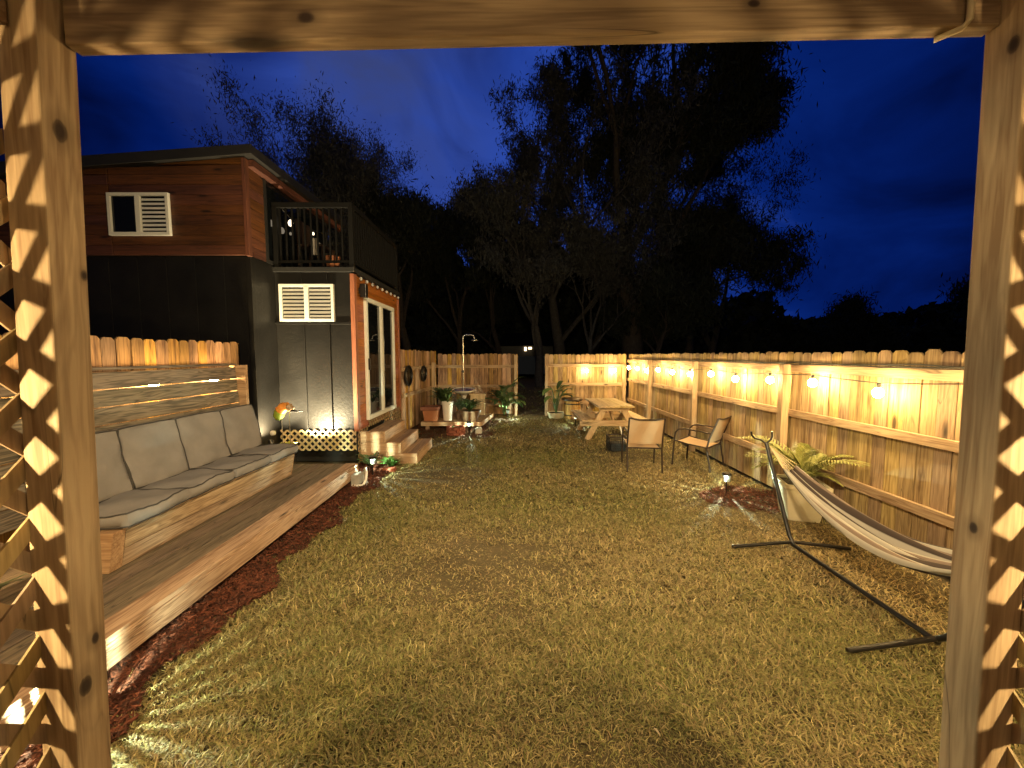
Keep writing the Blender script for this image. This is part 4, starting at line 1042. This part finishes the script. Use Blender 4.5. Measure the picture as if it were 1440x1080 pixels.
# ------------------------------------------------------------------ hammock and stand
hk = thing('hammock_stand', 'black tubular hammock stand lying along the right of the lawn', 'hammock stand', (2.6, 2.9, 0))
part('base_tube', MB().tube([(2.60, 3.48, .055), (2.60, 2.24, .055)], .018, 10), 'black_metal', hk, smooth=60)
part('foot', MB().tube([(2.06, 3.50, .02), (2.3, 3.49, .045), (2.60, 3.48, .075), (2.9, 3.47, .045), (3.12, 3.46, .02)], .016, 10), 'black_metal', hk, smooth=60)
part('foot', MB().tube([(2.03, 2.22, .02), (2.3, 2.235, .045), (2.60, 2.25, .075), (2.9, 2.26, .045), (3.12, 2.26, .02)], .016, 10), 'black_metal', hk, smooth=60)
part('arm', MB().tube([(2.60, 3.46, .06), (2.60, 3.52, .12), (2.605, 3.70, .47), (2.61, 3.92, .90)], .018, 10), 'black_metal', hk, smooth=60)
part('arm', MB().tube([(2.60, 2.26, .06), (2.60, 2.20, .12), (2.62, 1.95, .47), (2.66, 1.60, .92)], .018, 10), 'black_metal', hk, smooth=60)
part('hook', MB().tube([(2.61, 3.92, .90), (2.56, 3.93, .935), (2.50, 3.94, .95), (2.47, 3.945, .985), (2.465, 3.945, 1.02)], .010, 8).tube([(2.61, 3.92, .90), (2.66, 3.93, .94), (2.68, 3.94, .97), (2.675, 3.94, 1.02)], .010, 8), 'black_metal', hk, smooth=60)
A_, B_ = Vector((2.62, 3.88, .88)), Vector((2.68, 1.62, .90))
hm = thing('hammock', 'cream and brown striped cloth hammock hanging from the black stand', 'hammock', (2.65, 2.75, .5))
def ham_c(t):
    p = A_.lerp(B_, t); s = 4 * t * (1 - t)
    return Vector((p.x + .12 * s, p.y, p.z - .47 * s))
def hammat():
    m, t, b = base_mat('hammock_cloth')
    a = t.add('ShaderNodeAttribute'); a.attribute_name = 'stripe'
    st_ = t.math('FRACT', t.math('MULTIPLY', a.outputs['Fac'], 7.0), 0)
    c = t.ramp(st_, [(.0, (.40, .36, .31)), (.36, (.44, .40, .35)), (.40, (.05, .034, .03)), (.70, (.07, .048, .04)), (.74, (.20, .145, .115)), (1.0, (.23, .165, .135))])
    t.link(c, b.inputs['Base Color']); b.inputs['Roughness'].default_value = .9
    return m
M['hammock'] = hammat()
mb = MB(); nt, ns = 44, 40; sv = []
for i in range(nt + 1):
    t_ = .10 + .80 * i / nt; c = ham_c(t_); s = 4 * t_ * (1 - t_)
    wd = .03 + .082 * (s ** .8); dp = .02 + .045 * s
    for j in range(ns + 1):
        u = -1 + 2 * j / ns
        fold = .034 * s * math.sin(u * 10 + 1.2 * math.sin(t_ * 4)) + .017 * s * math.sin(u * 19 + t_ * 6)
        mb.v.append(c + Vector((wd * u + fold * .4, 0, dp * (u * u * 1.25 - .6) + fold + .05 * s * u)))
        sv.append((u + 1) / 2)
for i in range(nt):
    for j in range(ns):
        k = i * (ns + 1) + j; mb.f.append((k, k + 1, k + ns + 2, k + ns + 1))
cl = part('cloth', mb, 'hammock', hm, smooth=80)
at_ = cl.data.attributes.new('stripe', 'FLOAT', 'POINT'); at_.data.foreach_set('value', np.array(sv, dtype=np.float32))
sm = cl.modifiers.new('thick', 'SOLIDIFY'); sm.thickness = .004
for (end, ti) in ((A_, .10), (B_, .90)):
    b = MB(); c = ham_c(ti); s = 4 * ti * (1 - ti)
    for j in range(9):
        u = -1 + j / 4; b.tube([end, c + Vector((( .03 + .082 * s ** .8) * u, 0, (.02 + .045 * s) * (u * u * 1.25 - .6) + .05 * s * u))], .004, 5)
    part('cords', b, 'lattice_pale', hm)

# ------------------------------------------------------------------ palm in square pot
pp = thing('potted_palm', 'feathery green palm in a tapered cream square pot by the fence', 'plant', (3.16, 4.22, 0))
b = MB(); c_ = Vector((3.21, 4.22, 0)); a = R(28)
def sq(r, z): return [c_ + Vector((r * math.sqrt(2) * math.cos(a + math.pi / 2 * k), r * math.sqrt(2) * math.sin(a + math.pi / 2 * k), z)) for k in range(4)]
b.quadbox(sq(.145, 0) + sq(.20, .37))
part('pot', b, 'cream_pot', pp, bevel=.008)
b = MB(); o1, o2, o3 = sq(.215, .372), sq(.215, .41), sq(.18, .41); k = len(b.v); b.v += o1 + o2 + o3 + sq(.18, .372)
for i in range(4):
    j = (i + 1) % 4; b.f += [(k + i, k + j, k + 4 + j, k + 4 + i), (k + 4 + i, k + 4 + j, k + 8 + j, k + 8 + i), (k + 8 + i, k + 8 + j, k + 12 + j, k + 12 + i)]
part('rim', b, 'cream_pot', pp)
b = MB(); k = len(b.v); b.v += sq(.18, .385); b.f.append((0, 1, 2, 3)); part('soil', b, 'soil', pp)
def frond(lv, st, base, az, L, el, curl, r):
    P = [Vector(base)]; e = el; n = 12
    for i in range(n):
        e -= curl / n; P.append(P[-1] + Vector((math.cos(az) * math.cos(e), math.sin(az) * math.cos(e), math.sin(e))) * L / n)
    st.tube(P, [.006 * (1 - .8 * i / n) for i in range(n + 1)], 4)
    for i in range(2, n + 1):
        for h in (0, .5):
            if i + h > n: continue
            p = P[i].lerp(P[min(i + 1, n)], h); d = (P[min(i + 1, n)] - P[i - 1]).normalized()
            sd_ = d.cross(Vector((0, 0, 1))); sd_ = sd_.normalized() if sd_.length > .01 else Vector((1, 0, 0))
            ll = L * .30 * math.sin(math.pi * (.12 + .80 * i / n)) * r.uniform(.85, 1.1)
            for s in (-1, 1):
                q1 = p + (sd_ * s * .75 + d * .6 + Vector((0, 0, .25))).normalized() * ll * .55
                q2 = q1 + (sd_ * s * .6 + d * .7 + Vector((0, 0, -.35))).normalized() * ll * .45
                lv.blade([p, q1, q2], [.003, .0075, .0008], (0, 0, 1))
lv, stm = MB(), MB(); r = random.Random(5)
for i in range(27):
    az = r.uniform(0, 6.283) if i > 5 else [-.3, .5, 3.3, 2.6, 4.2, 1.2][i]
    L = r.uniform(.48, .92)
    frond(lv, stm, c_ + Vector((r.uniform(-.02, .08), r.uniform(-.05, .05), .39)), az, L * (.75 if math.cos(az) > 0.3 else (.78 if math.cos(az) < -.3 else 1.1)), r.uniform(1.05, 1.55), r.uniform(.6, 1.9), r)
part('stems', stm, 'leaf_palm', pp); part('foliage', lv, 'leaf_palm', pp)

# ------------------------------------------------------------------ trees
def tree(label, loc, H, spread, seed, levels=5, leaves=9000, leaf=.14, mat='leaf_tree', bark='bark', trunk=.3, lean=(0, 0), up=.55, clump=.5, bare=.25, split=3, name='tree'):
    r = random.Random(seed); g = np.random.default_rng(seed); loc = Vector(loc)
    root = thing(name, label, 'tree', loc)
    tr_, br_ = MB(), MB(); tips = []
    def grow(p, d, L, rad, lev):
        n = 4; P = [p]; rs = [rad]; dd = d.copy()
        for i in range(n):
            dd = (dd + Vector((r.uniform(-1, 1), r.uniform(-1, 1), r.uniform(-.6, .9))) * .16).normalized()
            P.append(P[-1] + dd * L / n); rs.append(rad * (1 - .42 * (i + 1) / n))
        (tr_ if lev == 0 else br_).tube(P, rs, 8 if lev == 0 else (5 if lev < 3 else 3), cap=False)
        if lev >= levels - 2: tips.extend(P[2:])
        if lev >= levels: return
        k = split if lev else split + 1
        for i in range(k):
            a = r.uniform(0, 6.283); tilt = r.uniform(.3, .95)
            x = dd.orthogonal().normalized(); y = dd.cross(x)
            nd = (dd * math.cos(tilt) + (x * math.cos(a) + y * math.sin(a)) * math.sin(tilt) * spread + Vector((0, 0, up * .4))).normalized()
            q = P[-1] if i < 2 else P[r.randint(2, n)]
            grow(q, nd, L * r.uniform(.6, .85), rs[-1] * r.uniform(.62, .85), lev + 1)
    leaf *= .36; leaves = int(leaves * 4.6)
    grow(loc + Vector((0, 0, -.3)), Vector((lean[0], lean[1], 1)).normalized(), H * .30, trunk, 0)
    part('trunk', tr_, bark, root, smooth=60); part('branches', br_, bark, root)
    T = np.array([tuple(v) for v in tips])
    T = T[g.uniform(0, 1, len(T)) > bare]
    idx = g.integers(0, len(T), leaves); c = T[idx] + g.normal(0, clump * .62, (leaves, 3)) * g.uniform(.15, 1, (leaves, 1)) - np.array([0, 0, .25]) * g.uniform(0, 1, (leaves, 1))
    c -= np.array(tuple(loc))
    u = g.normal(0, 1, (leaves, 3)) * np.array([.6, .6, 1.3]); u /= np.linalg.norm(u, axis=1)[:, None]; v = np.cross(u, g.normal(0, 1, (leaves, 3))); v /= np.linalg.norm(v, axis=1)[:, None]
    s = leaf * g.uniform(.6, 2.4, (leaves, 1))
    V = np.stack([c - u * s, c + v * s * .20, c + u * s, c - v * s * .20], 1).reshape(-1, 3)
    i = np.arange(leaves) * 4; F = np.stack([i, i + 1, i + 2, i + 3], 1)
    o = np_obj('crown', V, F, M[mat], sizes=4); o.parent = root
    return root
tree('huge dark spreading tree rising beyond the right fence', (7.6, 24, 0), 27, 1.0, 11, 5, 34000, .30, trunk=.75, lean=(-.05, 0), up=.9, clump=1.0, bare=.15)
tree('tall bare limbed tree left of the huge dark tree', (3.2, 25, 0), 19, .85, 12, 5, 9000, .22, mat='leaf_grey', bark='bark_pale', trunk=.45, up=.9, clump=.7, bare=.45)
tree('thin twiggy tree beyond the gate gap, right side', (1.6, 22, 0), 12.5, .8, 13, 5, 6000, .18, mat='leaf_grey', bark='bark_pale', trunk=.28, up=.8, clump=.5, bare=.5)
tree('grey wispy tree standing behind the loft roof', (-9.2, 21, 0), 15.5, .8, 14, 5, 16000, .15, mat='leaf_grey', bark='bark_pale', trunk=.45, up=.7, clump=.8, bare=.2)
tree('black dense tree at far left above the loft', (-20, 22, 0), 11, 1.0, 15, 5, 20000, .32, trunk=.45, up=.3, clump=1.1, bare=.1)
tree('rounded dark tree just right of the balcony', (-6.0, 23, 0), 12.5, .9, 16, 4, 12000, .26, trunk=.35, up=.4, clump=.8, bare=.1)
tree('low dark tree over the shower', (-3.6, 27, 0), 13, .9, 17, 4, 12000, .28, trunk=.3, up=.5, clump=.8, bare=.15)
tree('dark tree with feathery top over the gate gap', (-.6, 29, 0), 14, .9, 18, 5, 10000, .28, trunk=.3, up=.6, clump=.7, bare=.3)
tree('spreading dark tree right of the huge tree', (11.8, 26, 0), 13, 1.05, 19, 5, 12000, .28, trunk=.35, up=.45, clump=.9, bare=.3)
tree('tall thin bare tree fading into the sky right of the huge tree', (13.8, 27, 0), 16.5, .85, 34, 5, 4500, .2, trunk=.3, up=.75, clump=.7, bare=.5)
tree('small dark tree low on the far right horizon', (27, 31, 0), 6.5, 1.0, 20, 4, 9000, .32, trunk=.3, up=.3, clump=.9, bare=.1)
tree('bushy dark tree at the right edge above the fence', (36, 29, 0), 9, 1.0, 21, 4, 9000, .34, trunk=.3, up=.3, clump=1.0, bare=.1)
tree('slim dark tree leaning between the huge tree and bare limbed tree', (5.2, 28, 0), 20, .8, 22, 5, 12000, .26, trunk=.35, up=.8, clump=.7, bare=.25)

tree('low grey twiggy tree between the trunks beyond the right fence', (4.6, 23, 0), 10.5, .9, 23, 5, 5000, .2, mat='leaf_grey', bark='bark_pale', trunk=.22, up=.6, clump=.6, bare=.4)
tree('bushy black tree under the huge tree beyond the right fence', (8.8, 22, 0), 7.5, 1.0, 25, 5, 12000, .28, trunk=.2, up=.2, clump=.8, bare=.1)
def wood_mass():
    N = 110000; g = np.random.default_rng(99)
    x = g.uniform(-45, 60, N); y = 33 + g.uniform(0, 8, N)
    top = np.where(x > 17, 4.2, np.where(x > 3, 10.0, 11.5)) + 1.6 * np.sin(x * .35) + 1.1 * np.sin(x * .9 + 1) + .7 * np.sin(x * 2.1)
    z = top * g.uniform(0, 1, N) ** .8
    c = np.stack([x, y, z], 1); u = g.normal(0, 1, (N, 3)); u /= np.linalg.norm(u, axis=1)[:, None]; v = np.cross(u, g.normal(0, 1, (N, 3))); v /= np.linalg.norm(v, axis=1)[:, None]
    s = .50 * g.uniform(.5, 1.2, (N, 1))
    V = np.stack([c - u * s, c + v * s * .6, c + u * s, c - v * s * .6], 1).reshape(-1, 3); i = np.arange(N) * 4
    o = np_obj('far_woodland', V, np.stack([i, i + 1, i + 2, i + 3], 1), M['leaf_tree'], sizes=4)
    tag(o, 'black mass of far woodland behind the yard', 'woodland', kind='stuff')
wood_mass()

# far house with lit window
fh = thing('distant_house', 'far dark house with a small lit porch seen over the gate gap', 'house', (1.0, 30, 0))
part('wall', MB().box(-.9, 3.2, 30, 35, .35, 1.75), plain('pale_blue_wall', (.10, .14, .22), .7), fh)
part('wall', MB().box(-.9, 3.2, 30.3, 35, 1.752, 2.55), 'black_trim', fh)
part('roof', MB().quadbox([(-1.3, 29.4, 2.55), (3.6, 29.4, 2.55), (3.6, 35.4, 2.55), (-1.3, 35.4, 2.55), (-.6, 31.5, 3.6), (2.9, 31.5, 3.6), (2.9, 33, 3.6), (-.6, 33, 3.6)]), plain('dark_shingles', (.015, .014, .014), .95, spec=.05), fh)
part('window', MB().box(.95, 1.12, 29.97, 29.995, 2.15, 2.45).box(1.25, 1.52, 29.97, 29.995, 2.28, 2.45), glow('lit_window', (1, .72, .4), 2.2), fh)
# red flowers behind the lattice
leafy('flowering_plant', 'red flowered plant on the deck behind the left lattice', 'plant', (-2.95, 1.95, .245), 30, .5, .28, .03, 'leaf_dark', 71)
